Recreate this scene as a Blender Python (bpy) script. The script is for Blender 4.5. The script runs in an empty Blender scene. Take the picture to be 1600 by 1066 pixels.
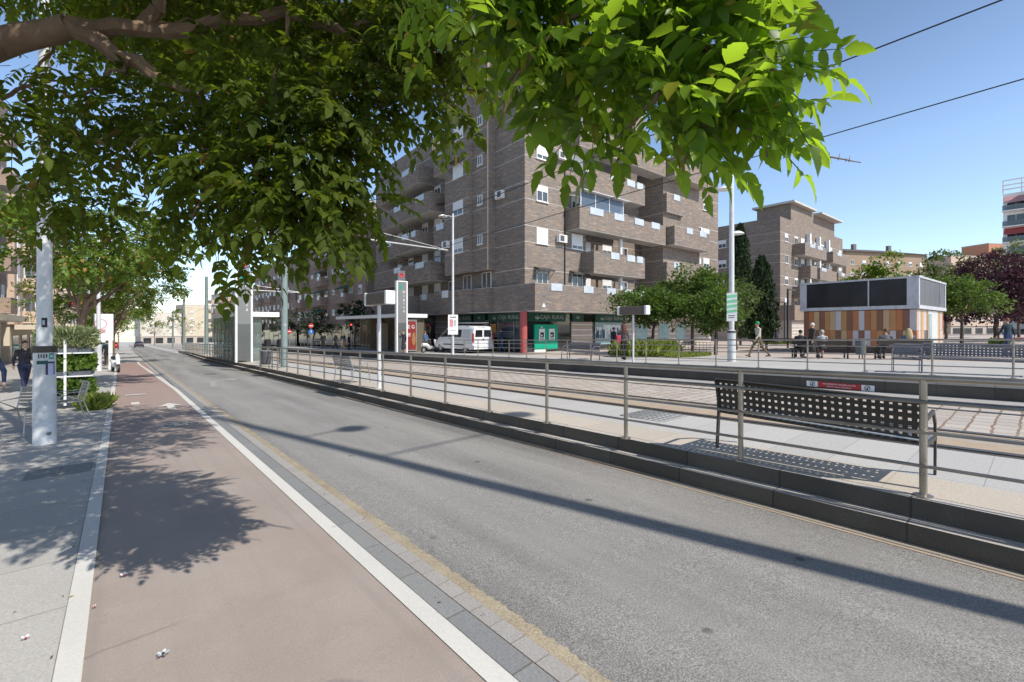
import bpy, math, random
import numpy as np
from mathutils import Vector, Matrix
random.seed(7); rng = np.random.default_rng(11)
SC = bpy.context.scene
COL = SC.collection
R = math.radians
# ---------------------------------------------------------------- frame of the place
# X runs across the street (to the right), Y runs along it, Z is up.  The street falls gently along +Y.
F = 711.1; HY = 512; CAMH = 1.75
TH = R(40.67); CT = math.cos(TH); ST = math.sin(TH)
K = .0215
def g(s): return -K * s
def dirv(px, py):
    u = (px - 800) / F; v = (HY - py) / F
    return Vector((u * CT + ST, CT - u * ST, v))
def at(px, py, D):                       # a point of the place seen along a sight line, at depth D
    d = dirv(px, py); return Vector((d.x * D, d.y * D, CAMH + d.z * D))
def gnd(px, py, z0=0.0):                 # where a sight line meets the sloping ground
    d = dirv(px, py); D = (z0 - CAMH) / (d.z + K * d.y)
    return Vector((d.x * D, d.y * D, CAMH + d.z * D))
# ---------------------------------------------------------------- materials
def _nt(name):
    m = bpy.data.materials.new(name); m.use_nodes = True
    nt = m.node_tree; b = nt.nodes['Principled BSDF']
    return m, nt, b
def N(nt, typ, **kw):
    n = nt.nodes.new(typ)
    for k, v in kw.items():
        if k in n.inputs: n.inputs[k].default_value = v
        else: setattr(n, k, v)
    return n
def c4(c): return (c[0], c[1], c[2], 1)
def mul(c, f): return tuple(min(1, x * f) for x in c)
def ramp(nt, fac, stops):
    r = nt.nodes.new('ShaderNodeValToRGB')
    while len(r.color_ramp.elements) < len(stops): r.color_ramp.elements.new(.5)
    for e, (p, c) in zip(r.color_ramp.elements, stops): e.position = p; e.color = c4(c)
    nt.links.new(fac, r.inputs['Fac']); return r.outputs['Color']
def noise(nt, scale, detail=4, rough=.55, vec=None):
    n = N(nt, 'ShaderNodeTexNoise', Scale=scale, Detail=detail, Roughness=rough)
    if vec is None: vec = N(nt, 'ShaderNodeTexCoord').outputs['Object']
    nt.links.new(vec, n.inputs['Vector']); return n.outputs['Fac']
def mixc(nt, fac, a, b, typ='MIX'):
    n = nt.nodes.new('ShaderNodeMix'); n.data_type = 'RGBA'; n.blend_type = typ
    for sock, val in ((n.inputs[0], fac), (n.inputs[6], a), (n.inputs[7], b)):
        if hasattr(val, 'node'): nt.links.new(val, sock)
        elif isinstance(val, (tuple, list)): sock.default_value = c4(val)
        else: sock.default_value = val
    return n.outputs[2]
def bump(nt, b, h, strength=.2, dist=.01):
    n = N(nt, 'ShaderNodeBump', Strength=strength, Distance=dist)
    nt.links.new(h, n.inputs['Height']); nt.links.new(n.outputs['Normal'], b.inputs['Normal'])
def scaled(nt, s):
    tc = N(nt, 'ShaderNodeTexCoord'); mp = N(nt, 'ShaderNodeMapping'); mp.inputs['Scale'].default_value = s
    nt.links.new(tc.outputs['Object'], mp.inputs['Vector']); return mp.outputs['Vector']
_cache = {}
def plain(name, c, rough=.6, var=.18, scale=3.0, metal=0.0, spec=.4, fine=0.0):
    if name in _cache: return _cache[name]
    m, nt, b = _nt(name)
    f = noise(nt, scale, 5)
    col = ramp(nt, f, [(.3, mul(c, 1 - var)), (.7, mul(c, 1 + var))])
    if fine:
        f2 = noise(nt, scale * 25, 3)
        col = mixc(nt, .5, col, ramp(nt, f2, [(.3, mul(c, 1 - fine)), (.7, mul(c, 1 + fine))]))
    nt.links.new(col, b.inputs['Base Color'])
    rr = N(nt, 'ShaderNodeMapRange'); nt.links.new(f, rr.inputs[0])
    rr.inputs[3].default_value = max(.05, rough - .12); rr.inputs[4].default_value = min(1, rough + .12)
    nt.links.new(rr.outputs[0], b.inputs['Roughness'])
    b.inputs['Metallic'].default_value = metal; b.inputs['Specular IOR Level'].default_value = spec
    _cache[name] = m; return m
def asphalt():
    m, nt, b = _nt('asphalt')
    big = noise(nt, .5, 4); streak = noise(nt, 1.0, 4, vec=scaled(nt, (1.6, .12, 1)))
    fine = noise(nt, 95, 2, .8); mid = noise(nt, 22, 3, .7)
    c = ramp(nt, big, [(.3, (.195, .19, .182)), (.7, (.245, .238, .226))])
    c = mixc(nt, ramp(nt, streak, [(.42, (0, 0, 0)), (.68, (.75, .75, .75))]), c, (.33, .32, .305))
    c = mixc(nt, .8, c, ramp(nt, fine, [(.29, (.20, .20, .20)), (.5, (.95, .95, .95)), (.71, (1.8, 1.8, 1.8))]), 'MULTIPLY')
    c = mixc(nt, .5, c, ramp(nt, mid, [(.25, (.72, .72, .72)), (.75, (1.25, 1.25, 1.25))]), 'MULTIPLY')
    vo = N(nt, 'ShaderNodeTexVoronoi', Scale=2.3); vo.inputs['Randomness'].default_value = 1
    nt.links.new(N(nt, 'ShaderNodeTexCoord').outputs['Object'], vo.inputs['Vector'])
    sx = N(nt, 'ShaderNodeSeparateXYZ'); nt.links.new(N(nt, 'ShaderNodeTexCoord').outputs['Object'], sx.inputs[0])
    wt = ramp(nt, N(nt, 'ShaderNodeMapRange').outputs[0], [(0, (0, 0, 0)), (.12, (.1, .1, .1)), (.3, (.9, .9, .9)), (.47, (.1, .1, .1)), (.62, (.15, .15, .15)), (.78, (.9, .9, .9)), (.92, (.1, .1, .1)), (1, (0, 0, 0))])
    mr = wt.node.inputs['Fac'].links[0].from_node; mr.inputs[1].default_value = 1.9; mr.inputs[2].default_value = 4.8; nt.links.new(sx.outputs['X'], mr.inputs[0])
    wob2 = ramp(nt, noise(nt, 1.3, 5, .65, scaled(nt, (1.2, .22, 1))), [(.3, (.15, .15, .15)), (.75, (.60, .60, .60))])
    c = mixc(nt, mixc(nt, 1, wt, wob2, 'MULTIPLY'), c, (.385, .37, .345))
    pat = ramp(nt, noise(nt, .35, 6, .7), [(.58, (0, 0, 0)), (.70, (.22, .22, .22))]); c = mixc(nt, pat, c, (.15, .15, .152))
    sp = ramp(nt, vo.outputs['Distance'], [(.075, (1, 1, 1)), (.11, (0, 0, 0))])
    sel = ramp(nt, noise(nt, .9, 2), [(.50, (0, 0, 0)), (.54, (.75, .75, .75))])
    c = mixc(nt, mixc(nt, 1, sp, sel, 'MULTIPLY'), c, (.075, .075, .075))   # old gum and oil spots
    v2 = N(nt, 'ShaderNodeTexVoronoi', Scale=1.3); v2.feature = 'DISTANCE_TO_EDGE'
    wob = mixc(nt, .08, N(nt, 'ShaderNodeTexCoord').outputs['Object'], N(nt, 'ShaderNodeTexNoise', Scale=4.0).outputs['Color'])
    nt.links.new(wob, v2.inputs['Vector'])
    nt.links.new(c, b.inputs['Base Color']); b.inputs['Roughness'].default_value = .75
    b.inputs['Specular IOR Level'].default_value = .35
    bump(nt, b, fine, .55, .004); return m
def worn_paint(name, c, under, amount=.60):
    m, nt, b = _nt(name)
    f = noise(nt, 7, 6, .72); f2 = noise(nt, 55, 3, .7); f3 = noise(nt, .9, 4)
    col = mixc(nt, ramp(nt, f3, [(.35, (0, 0, 0)), (.7, (.45, .45, .45))]), c, mul(c, .80))
    col = mixc(nt, .5, col, ramp(nt, f2, [(.3, (.82, .82, .82)), (.7, (1.1, 1.1, 1.1))]), 'MULTIPLY')
    col = mixc(nt, ramp(nt, f, [(amount, (0, 0, 0)), (amount + .08, (.75, .75, .75))]), col, under)
    nt.links.new(col, b.inputs['Base Color']); b.inputs['Roughness'].default_value = .75; bump(nt, b, f2, .25, .003); return m
def bike_mat():
    m, nt, b = _nt('red_bike_lane')
    big = noise(nt, .7, 5); wear = noise(nt, 2.4, 6, .7); streak = noise(nt, 1.1, 5, .6, scaled(nt, (1.4, .25, 1))); fine = noise(nt, 120, 2, .7)
    c = ramp(nt, big, [(.3, (.308, .252, .218)), (.72, (.376, .325, .288))])
    c = mixc(nt, ramp(nt, wear, [(.45, (0, 0, 0)), (.75, (.55, .55, .55))]), c, (.385, .335, .30))
    c = mixc(nt, ramp(nt, streak, [(.45, (0, 0, 0)), (.72, (.6, .6, .6))]), c, (.30, .258, .235))
    c = mixc(nt, .55, c, ramp(nt, fine, [(.3, (.75, .75, .75)), (.7, (1.25, 1.25, 1.25))]), 'MULTIPLY')
    tyre = ramp(nt, noise(nt, 1.0, 4, .6, scaled(nt, (6.5, .10, 1))), [(.55, (0, 0, 0)), (.68, (.42, .42, .42))]); c = mixc(nt, tyre, c, (.265, .235, .22))
    spots = ramp(nt, noise(nt, 5.5, 3, .6), [(.68, (0, 0, 0)), (.74, (.5, .5, .5))]); c = mixc(nt, spots, c, (.24, .215, .20))
    vo = N(nt, 'ShaderNodeTexVoronoi', Scale=.62); vo.feature = 'DISTANCE_TO_EDGE'; tcv = N(nt, 'ShaderNodeTexCoord')
    wn = N(nt, 'ShaderNodeTexNoise', Scale=2.6, Detail=4); nt.links.new(tcv.outputs['Object'], wn.inputs['Vector'])
    nt.links.new(mixc(nt, .22, tcv.outputs['Object'], wn.outputs['Color']), vo.inputs['Vector'])
    ck = ramp(nt, vo.outputs['Distance'], [(.0025, (.6, .6, .6)), (.006, (0, 0, 0))]); sel = ramp(nt, noise(nt, .55, 2), [(.50, (0, 0, 0)), (.56, (1, 1, 1))])
    c = mixc(nt, mixc(nt, 1, ck, sel, 'MULTIPLY'), c, (.19, .165, .15))
    # the lane reads redder farther down the street
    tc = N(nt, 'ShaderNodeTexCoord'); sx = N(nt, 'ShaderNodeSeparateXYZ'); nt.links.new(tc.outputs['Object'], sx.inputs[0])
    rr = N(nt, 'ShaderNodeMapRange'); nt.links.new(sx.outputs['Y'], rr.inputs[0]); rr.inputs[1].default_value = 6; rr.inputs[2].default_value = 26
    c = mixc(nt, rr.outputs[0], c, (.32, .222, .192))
    nt.links.new(c, b.inputs['Base Color']); b.inputs['Roughness'].default_value = .8
    bump(nt, b, fine, .3, .003); return m
def tiles(name, c1, c2, joint, w, h, offx=0.0, offy=0.0, mortar=.006, off=.0, bumpy=.2, stain=(.3, .27, .23), dirt=.45, rot=0.0, wob=0.0):
    m, nt, b = _nt(name)
    tc = N(nt, 'ShaderNodeTexCoord'); mp = N(nt, 'ShaderNodeMapping')
    mp.inputs['Location'].default_value = (offx, offy, 0); mp.inputs['Rotation'].default_value = (0, 0, rot)
    nt.links.new(tc.outputs['Object'], mp.inputs['Vector'])
    br = N(nt, 'ShaderNodeTexBrick', Scale=1.0); br.offset = off; br.squash = 1
    br.inputs['Color1'].default_value = c4(c1); br.inputs['Color2'].default_value = c4(c2); br.inputs['Mortar'].default_value = c4(joint)
    br.inputs['Mortar Size'].default_value = mortar; br.inputs['Brick Width'].default_value = w; br.inputs['Row Height'].default_value = h
    br.inputs['Mortar Smooth'].default_value = .3
    vv = mp.outputs['Vector']
    if wob:
        wn = N(nt, 'ShaderNodeTexNoise', Scale=3.5, Detail=3); nt.links.new(vv, wn.inputs['Vector']); va = N(nt, 'ShaderNodeVectorMath', operation='MULTIPLY_ADD')
        nt.links.new(wn.outputs['Color'], va.inputs[0]); va.inputs[1].default_value = (wob * 2, wob * 2, 0); nt.links.new(vv, va.inputs[2]); vv = va.outputs[0]
    nt.links.new(vv, br.inputs['Vector'])
    big = noise(nt, .8, 6, .65); fine = noise(nt, 70, 2, .7)
    c = mixc(nt, ramp(nt, big, [(.45, (0, 0, 0)), (.75, (dirt, dirt, dirt))]), br.outputs['Color'], stain)
    c = mixc(nt, .6, c, ramp(nt, fine, [(.3, (.72, .72, .72)), (.7, (1.28, 1.28, 1.28))]), 'MULTIPLY')
    nt.links.new(c, b.inputs['Base Color']); b.inputs['Roughness'].default_value = .75
    inv = N(nt, 'ShaderNodeMath', operation='SUBTRACT'); inv.inputs[0].default_value = 1
    nt.links.new(br.outputs['Fac'], inv.inputs[1]); bump(nt, b, inv.outputs[0], bumpy, .01)
    return m
def brick(name, cs, joint=(.36, .33, .3), rowh=.075, w=.36, jm=.009, tint=1.0):
    """wall of long thin bricks in several tones: u runs along either wall direction, v is height"""
    m, nt, b = _nt(name)
    tc = N(nt, 'ShaderNodeTexCoord'); sx = N(nt, 'ShaderNodeSeparateXYZ'); nt.links.new(tc.outputs['Object'], sx.inputs[0])
    ad = N(nt, 'ShaderNodeMath', operation='ADD'); nt.links.new(sx.outputs['X'], ad.inputs[0]); nt.links.new(sx.outputs['Y'], ad.inputs[1])
    cb = N(nt, 'ShaderNodeCombineXYZ'); nt.links.new(ad.outputs[0], cb.inputs['X']); nt.links.new(sx.outputs['Z'], cb.inputs['Y'])
    br = N(nt, 'ShaderNodeTexBrick', Scale=1.0); br.offset = .5
    br.inputs['Color1'].default_value = (0, 0, 0, 1); br.inputs['Color2'].default_value = (1, 1, 1, 1); br.inputs['Mortar'].default_value = (.5, .5, .5, 1)
    br.inputs['Mortar Size'].default_value = jm; br.inputs['Brick Width'].default_value = w; br.inputs['Row Height'].default_value = rowh
    nt.links.new(cb.outputs[0], br.inputs['Vector'])
    mp = N(nt, 'ShaderNodeMapping'); mp.inputs['Scale'].default_value = (1.1, 5.0, 1); nt.links.new(cb.outputs[0], mp.inputs['Vector'])
    patch = noise(nt, .9, 5, .7, mp.outputs['Vector'])
    s = N(nt, 'ShaderNodeMath', operation='MULTIPLY_ADD'); nt.links.new(br.outputs['Color'], s.inputs[0]); s.inputs[1].default_value = .42
    s2 = N(nt, 'ShaderNodeMath', operation='MULTIPLY_ADD'); nt.links.new(patch, s2.inputs[0]); s2.inputs[1].default_value = 1.15; s2.inputs[2].default_value = -.30
    nt.links.new(s2.outputs[0], s.inputs[2])
    n = len(cs)
    c = ramp(nt, s.outputs[0], [(.12 + .76 * i / (n - 1), mul(x, tint)) for i, x in enumerate(cs)])
    c = mixc(nt, br.outputs['Fac'], c, joint)
    big = noise(nt, .25, 4)
    c = mixc(nt, .5, c, ramp(nt, big, [(.3, (.82, .82, .82)), (.7, (1.12, 1.12, 1.12))]), 'MULTIPLY')
    nt.links.new(c, b.inputs['Base Color']); b.inputs['Roughness'].default_value = .85
    b.inputs['Specular IOR Level'].default_value = .2
    inv = N(nt, 'ShaderNodeMath', operation='SUBTRACT'); inv.inputs[0].default_value = 1; nt.links.new(br.outputs['Fac'], inv.inputs[1])
    bump(nt, b, inv.outputs[0], .25, .008); return m
def leaf_mat(name, ca, cb_, tr, gloss=.42, fac=.42, odd=None, oddp=.06, spec=.35):
    m, nt, b = _nt(name)
    gi = N(nt, 'ShaderNodeNewGeometry'); big = noise(nt, 1.3, 3)
    ri = gi.outputs['Random Per Island']
    mm = N(nt, 'ShaderNodeMath', operation='MULTIPLY_ADD'); nt.links.new(ri, mm.inputs[0]); mm.inputs[1].default_value = .6; mm.inputs[2].default_value = -.3
    ad = N(nt, 'ShaderNodeMath', operation='ADD'); nt.links.new(mm.outputs[0], ad.inputs[0]); nt.links.new(big, ad.inputs[1])
    col = ramp(nt, ad.outputs[0], [(.25, ca), (.8, cb_)])
    trc = ramp(nt, ad.outputs[0], [(.25, mul(tr, .75)), (.8, mul(tr, 1.2))])
    if odd:
        lt = N(nt, 'ShaderNodeMath', operation='LESS_THAN'); nt.links.new(ri, lt.inputs[0]); lt.inputs[1].default_value = oddp
        col = mixc(nt, lt.outputs[0], col, odd); trc = mixc(nt, lt.outputs[0], trc, odd)
    nt.links.new(col, b.inputs['Base Color']); b.inputs['Roughness'].default_value = gloss; b.inputs['Specular IOR Level'].default_value = spec
    t = N(nt, 'ShaderNodeBsdfTranslucent'); nt.links.new(trc, t.inputs['Color'])
    mx = N(nt, 'ShaderNodeMixShader'); mx.inputs[0].default_value = fac
    nt.links.new(b.outputs[0], mx.inputs[1]); nt.links.new(t.outputs[0], mx.inputs[2])
    nt.links.new(mx.outputs[0], nt.nodes['Material Output'].inputs['Surface']); return m
def bark_mat(name, c):
    m, nt, b = _nt(name)
    f = noise(nt, 9, 6, .7, scaled(nt, (1, 1, .3))); f2 = noise(nt, 1.7, 3)
    col = ramp(nt, f, [(.3, mul(c, .5)), (.7, mul(c, 1.3))])
    col = mixc(nt, .5, col, ramp(nt, f2, [(.35, mul(c, .7)), (.7, mul(c, 1.4))]))
    nt.links.new(col, b.inputs['Base Color']); b.inputs['Roughness'].default_value = .9; bump(nt, b, f, .7, .02); return m
def glass_mat(name, c=(.05, .06, .07), rough=.06, spec=.8):
    if name in _cache: return _cache[name]
    m, nt, b = _nt(name)
    f = noise(nt, .9, 2); nt.links.new(ramp(nt, f, [(.3, mul(c, .5)), (.7, mul(c, 1.6))]), b.inputs['Base Color'])
    b.inputs['Roughness'].default_value = rough; b.inputs['Specular IOR Level'].default_value = spec; _cache[name] = m; return m
def clear_glass(name, c=(.75, .85, .82), a=.35):
    m, nt, b = _nt(name)
    b.inputs['Base Color'].default_value = c4(mul(c, .35)); b.inputs['Roughness'].default_value = .05
    t = N(nt, 'ShaderNodeBsdfTransparent'); t.inputs[0].default_value = c4(c)
    mx = N(nt, 'ShaderNodeMixShader'); mx.inputs[0].default_value = a
    nt.links.new(t.outputs[0], mx.inputs[1]); nt.links.new(b.outputs[0], mx.inputs[2])
    nt.links.new(mx.outputs[0], nt.nodes['Material Output'].inputs['Surface']); return m
def grime_white(name, c=(.62, .63, .645)):
    m, nt, b = _nt(name)
    f = noise(nt, 3, 6, .7, scaled(nt, (1, 1, .35))); f2 = noise(nt, 14, 4, .7)
    col = ramp(nt, f, [(.3, mul(c, .72)), (.55, c)])
    col = mixc(nt, ramp(nt, f2, [(.62, (0, 0, 0)), (.75, (.6, .6, .6))]), col, (.33, .31, .28))
    nt.links.new(col, b.inputs['Base Color']); b.inputs['Roughness'].default_value = .5; return m
MAT = dict(
    asphalt=asphalt(), bike=bike_mat(),
    white_line=worn_paint('worn_white_paint', (.64, .625, .585), (.38, .345, .315), .645),
    faded_line=worn_paint('faded_white_paint', (.42, .41, .39), (.24, .235, .225), .46),
    yellow_line=plain('dusty_yellow_paint', (.335, .285, .205), .9, .35, 3, fine=.65),
    sand=plain('sandy_dust', (.40, .32, .235), .95, .2, 4, fine=.3),
    kerbdark=tiles('dark_granite_kerb', (.21, .215, .22), (.245, .25, .25), (.13, .12, .1), 6.0, .62, 0, .1, .006, 0, .15, (.24, .23, .21)),
    paver=tiles('pale_gutter_pavers', (.325, .31, .295), (.36, .345, .33), (.25, .225, .19), 6.0, .2, 0, .05, .006, 0, .3, (.33, .29, .25)),
    steps=tiles('shade_dark_stone', (.066, .056, .046), (.086, .074, .061), (.030, .026, .022), 9.0, 1.02, 3, .3, .009, 0, .2, (.125, .115, .10), .7),  # mid-grey stone darkened: shade on the upright faces is in this colour
    stepedge=tiles('pale_step_edge', (.44, .41, .37), (.50, .465, .42), (.2, .17, .15), 9.0, 1.02, 3, .3, .009, 0, .2, (.27, .245, .215), .7),
    pavement=tiles('pale_pavement_slabs', (.40, .385, .36), (.455, .44, .415), (.255, .235, .205), 1.2, .9, .266, .33, .007, .0, .15, (.34, .31, .275)),
    platform=tiles('pale_platform_slabs', (.43, .425, .415), (.475, .47, .455), (.27, .26, .245), 4.2, .60, -5.9, .26, .004, 0, .12, (.46, .43, .385)),
    platform_tan=tiles('sandy_platform_slabs', (.48, .43, .365), (.52, .465, .395), (.33, .29, .24), .95, 1.2, -5.0, .26, .004, 0, .12, (.41, .36, .30)),
    concrete=plain('pale_concrete', (.43, .42, .405), .8, .12, 1.2, fine=.12),
    plaza=tiles('rosy_plaza_paving', (.47, .40, .36), (.51, .44, .39), (.40, .35, .31), 1.5, 1.5, 0, 0, .01, 0, .05, (.44, .38, .34)),
    cobble=tiles('pale_track_setts', (.40, .37, .335), (.52, .48, .435), (.235, .16, .11), .42, .30, 0, 0, .020, .5, .6, (.40, .32, .25), .65, 0, .05),
    trackgrey=plain('grey_track_concrete', (.36, .355, .345), .85, .15, 1.5, fine=.2),
    rail=plain('polished_rail_steel', (.24, .21, .19), .4, .2, 3, .8),
    steel=plain('brushed_stainless_steel', (.36, .325, .28), .36, .16, 5, .85),
    galv=plain('galvanised_steel', (.45, .45, .45), .45, .12, 6, .7),
    darkmetal=plain('dark_grey_metal', (.10, .10, .105), .45, .15, 5, .3),
    benchgrey=plain('graphite_bench_paint', (.06, .056, .052), .5, .15, 6, .3),
    benchblue=plain('blue_grey_bench_paint', (.15, .155, .175), .45, .12, 6, .3),
    pglass=plain('parapet_glass', (.50, .55, .60), .25, .12, 1.5),
    black=plain('black_plastic', (.022, .022, .024), .5, .2, 6),
    white=plain('white_paint', (.78, .78, .78), .5, .06, 3),
    blind=plain('white_roller_blind', (.74, .75, .77), .6, .06, 3),
    cream=plain('cream_render', (.62, .54, .44), .85, .08, 1.2, fine=.08),
    peach=plain('peach_render', (.56, .43, .34), .85, .08, 1.2, fine=.08),
    soffit=plain('pale_soffit', (.52, .50, .47), .8, .06, 1),
    polewhite=grime_white('scuffed_white_pole'),
    polegreen=plain('grey_green_pole_paint', (.21, .265, .26), .45, .08, 3),
    glass=glass_mat('window_glass', (.06, .07, .08)),
    darkglass=glass_mat('dark_shop_glass', (.02, .024, .028)),
    clear=clear_glass('clear_pane'),
    green=plain('bright_bank_green', (.0, .36, .22), .45, .06, 2),
    signgreen=plain('deep_sign_green', (.008, .075, .055), .4, .1, 2),
    red=plain('painted_red', (.42, .09, .085), .55, .12, 2),
    adred=plain('poster_red', (.24, .035, .03), .4, .1, 2),
    bark=bark_mat('tree_bark', (.185, .125, .085)),
    barkdark=bark_mat('dark_bark', (.10, .075, .055)),
)
SKIN = plain('skin', (.50, .31, .22), .55, .06, 6)
# ---------------------------------------------------------------- mesh helpers
class MB:
    def __init__(s, mp=None): s.v = []; s.f = []; s.m = []; s.mp = mp
    def add(s, vs, fs, m=0):
        o = len(s.v)
        if s.mp: vs = [s.mp(*v) for v in vs]
        s.v += [tuple(v) for v in vs]; s.f += [tuple(i + o for i in f) for f in fs]; s.m += [m] * len(fs)
    def box(s, x0, x1, y0, y1, z0, z1, m=0):
        s.add([(x0, y0, z0), (x1, y0, z0), (x1, y1, z0), (x0, y1, z0), (x0, y0, z1), (x1, y0, z1), (x1, y1, z1), (x0, y1, z1)],
              [(0, 3, 2, 1), (4, 5, 6, 7), (0, 1, 5, 4), (1, 2, 6, 5), (2, 3, 7, 6), (3, 0, 4, 7)], m)
    def quad(s, a, b, c, d, m=0): s.add([a, b, c, d], [(0, 1, 2, 3)], m)
    def tube(s, pts, rad, n=8, m=0, caps=True):
        pts = [Vector(p) for p in pts]
        if not hasattr(rad, '__len__'): rad = [rad] * len(pts)
        vs = []; prev = None
        for i, p in enumerate(pts):
            d = (pts[min(i + 1, len(pts) - 1)] - pts[max(i - 1, 0)])
            d = d.normalized() if d.length > 1e-9 else Vector((0, 0, 1))
            if prev is None:
                a = d.orthogonal().normalized()
            else:
                a = prev - d * prev.dot(d); a = a.normalized() if a.length > 1e-6 else d.orthogonal().normalized()
            prev = a; b = d.cross(a)
            for k in range(n):
                th = 2 * math.pi * k / n; vs.append(p + (a * math.cos(th) + b * math.sin(th)) * rad[i])
        fs = []
        for i in range(len(pts) - 1):
            for k in range(n):
                fs.append((i * n + k, i * n + (k + 1) % n, (i + 1) * n + (k + 1) % n, (i + 1) * n + k))
        if caps:
            fs.append(tuple(range(n))[::-1]); fs.append(tuple((len(pts) - 1) * n + k for k in range(n)))
        s.add(vs, fs, m)
    def cyl(s, p0, p1, r0, r1=None, n=12, m=0): s.tube([p0, p1], [r0, r0 if r1 is None else r1], n, m)
    def lathe(s, prof, n=24, m=0, c=(0, 0, 0)):
        vs = []; fs = []
        for r, z in prof:
            for k in range(n):
                a = 2 * math.pi * k / n; vs.append((c[0] + r * math.cos(a), c[1] + r * math.sin(a), c[2] + z))
        for i in range(len(prof) - 1):
            for k in range(n): fs.append((i * n + k, i * n + (k + 1) % n, (i + 1) * n + (k + 1) % n, (i + 1) * n + k))
        fs.append(tuple(range(n))[::-1]); fs.append(tuple((len(prof) - 1) * n + k for k in range(n)))
        s.add(vs, fs, m)
    def prism(s, poly, axis, lo, hi, m=0):
        """polygon in the two axes other than `axis`, extruded lo..hi"""
        def P(u, v, w): return {'x': (w, u, v), 'y': (u, w, v), 'z': (u, v, w)}[axis]
        n = len(poly)
        s.add([P(u, v, lo) for u, v in poly] + [P(u, v, hi) for u, v in poly],
              [tuple(range(n))[::-1], tuple(range(n, 2 * n))] + [(i, (i + 1) % n, n + (i + 1) % n, n + i) for i in range(n)], m)
    def ball(s, c, r, n=12, m=0, sc=(1, 1, 1)):
        vs = []; fs = []; h = n // 2
        for i in range(h + 1):
            ph = math.pi * i / h
            for k in range(n):
                a = 2 * math.pi * k / n
                vs.append((c[0] + r * sc[0] * math.sin(ph) * math.cos(a), c[1] + r * sc[1] * math.sin(ph) * math.sin(a), c[2] + r * sc[2] * math.cos(ph)))
        for i in range(h):
            for k in range(n): fs.append((i * n + k, (i + 1) * n + k, (i + 1) * n + (k + 1) % n, i * n + (k + 1) % n))
        s.add(vs, fs, m)
    def build(s, name, mats, parent=None, smooth=False, loc=(0, 0, 0), fix=True, bevel=0):
        me = bpy.data.meshes.new(name); me.from_pydata(s.v, [], s.f)
        if not isinstance(mats, (list, tuple)): mats = [mats]
        for m in mats: me.materials.append(m)
        if len(mats) > 1: me.polygons.foreach_set('material_index', s.m)
        if fix:
            import bmesh
            bm = bmesh.new(); bm.from_mesh(me); bmesh.ops.recalc_face_normals(bm, faces=bm.faces); bm.to_mesh(me); bm.free()
        if smooth: me.polygons.foreach_set('use_smooth', [True] * len(me.polygons))
        o = bpy.data.objects.new(name, me); COL.objects.link(o); o.location = loc
        if parent: o.parent = parent
        if bevel:
            bv = o.modifiers.new('bevel', 'BEVEL'); bv.width = bevel; bv.segments = 2; bv.limit_method = 'ANGLE'
        if smooth:
            es = o.modifiers.new('split', 'EDGE_SPLIT'); es.split_angle = R(40)
        return o
def tag(o, label=None, cat=None, group=None, kind=None):
    if label: o['label'] = label
    if cat: o['category'] = cat
    if group: o['group'] = group
    if kind: o['kind'] = kind
    return o
def thing(name, label, cat, loc, rz=0, group=None):
    o = bpy.data.objects.new(name, None); COL.objects.link(o); o.location = loc; o.rotation_euler = (0, 0, rz)
    o.empty_display_size = .2
    return tag(o, label, cat, group)
def children(o): return [c for c in COL.objects if c.parent is o]
def dup(src, loc, rz=None, label=None):
    def rec(o, parent):
        c = o.copy(); COL.objects.link(c)
        if parent: c.parent = parent
        for k in children(o): rec(k, c)
        return c
    r = rec(src, None); r.location = loc
    if rz is not None: r.rotation_euler = (0, 0, rz)
    if label: r['label'] = label
    return r
def text(body, size, m, parent, loc, rot, name='lettering', ext=.004, align='CENTER', space=1.0):
    cu = bpy.data.curves.new(name, 'FONT'); cu.body = body; cu.size = size; cu.extrude = ext; cu.align_x = align; cu.align_y = 'CENTER'
    cu.space_line = space; cu.materials.append(m)
    tmp = bpy.data.objects.new('tmp', cu); COL.objects.link(tmp)
    me = bpy.data.meshes.new_from_object(tmp.evaluated_get(bpy.context.evaluated_depsgraph_get())); me.name = name
    bpy.data.objects.remove(tmp); bpy.data.curves.remove(cu)
    if not me.materials: me.materials.append(m)
    o = bpy.data.objects.new(name, me); COL.objects.link(o); o.parent = parent; o.location = loc; o.rotation_euler = rot
    return o
# ---------------------------------------------------------------- the ground
def strip(name, m, x0, x1, y0, y1, z, n=1, curve=None):
    b = MB(); ys = [y0 + (y1 - y0) * i / n for i in range(n + 1)]
    off = curve or (lambda y: 0)
    for i in range(n):
        a, c = ys[i], ys[i + 1]
        b.quad((x0 + off(a), a, g(a) + z), (x1 + off(a), a, g(a) + z), (x1 + off(c), c, g(c) + z), (x0 + off(c), c, g(c) + z))
    return tag(b.build(name, m), kind='structure')
def raised(name, mats, x0, x1, y0, y1, z0, z1, n=1, curve=None, mi=(0, 0)):
    """long block following the slope; mi = material of sides, of top"""
    b = MB(); ys = [y0 + (y1 - y0) * i / n for i in range(n + 1)]; off = curve or (lambda y: 0)
    for i in range(n):
        a, c = ys[i], ys[i + 1]
        P = lambda x, y, z: (x + off(y), y, g(y) + z)
        b.quad(P(x0, a, z0), P(x0, c, z0), P(x0, c, z1), P(x0, a, z1), mi[0]); b.quad(P(x1, a, z0), P(x1, a, z1), P(x1, c, z1), P(x1, c, z0), mi[0])
        b.quad(P(x0, a, z1), P(x0, c, z1), P(x1, c, z1), P(x1, a, z1), mi[1])
        if i == 0: b.quad(P(x0, a, z0), P(x0, a, z1), P(x1, a, z1), P(x1, a, z0), mi[0])
        if i == n - 1: b.quad(P(x0, c, z0), P(x1, c, z0), P(x1, c, z1), P(x0, c, z1), mi[0])
    return tag(b.build(name, mats), kind='structure')
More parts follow.
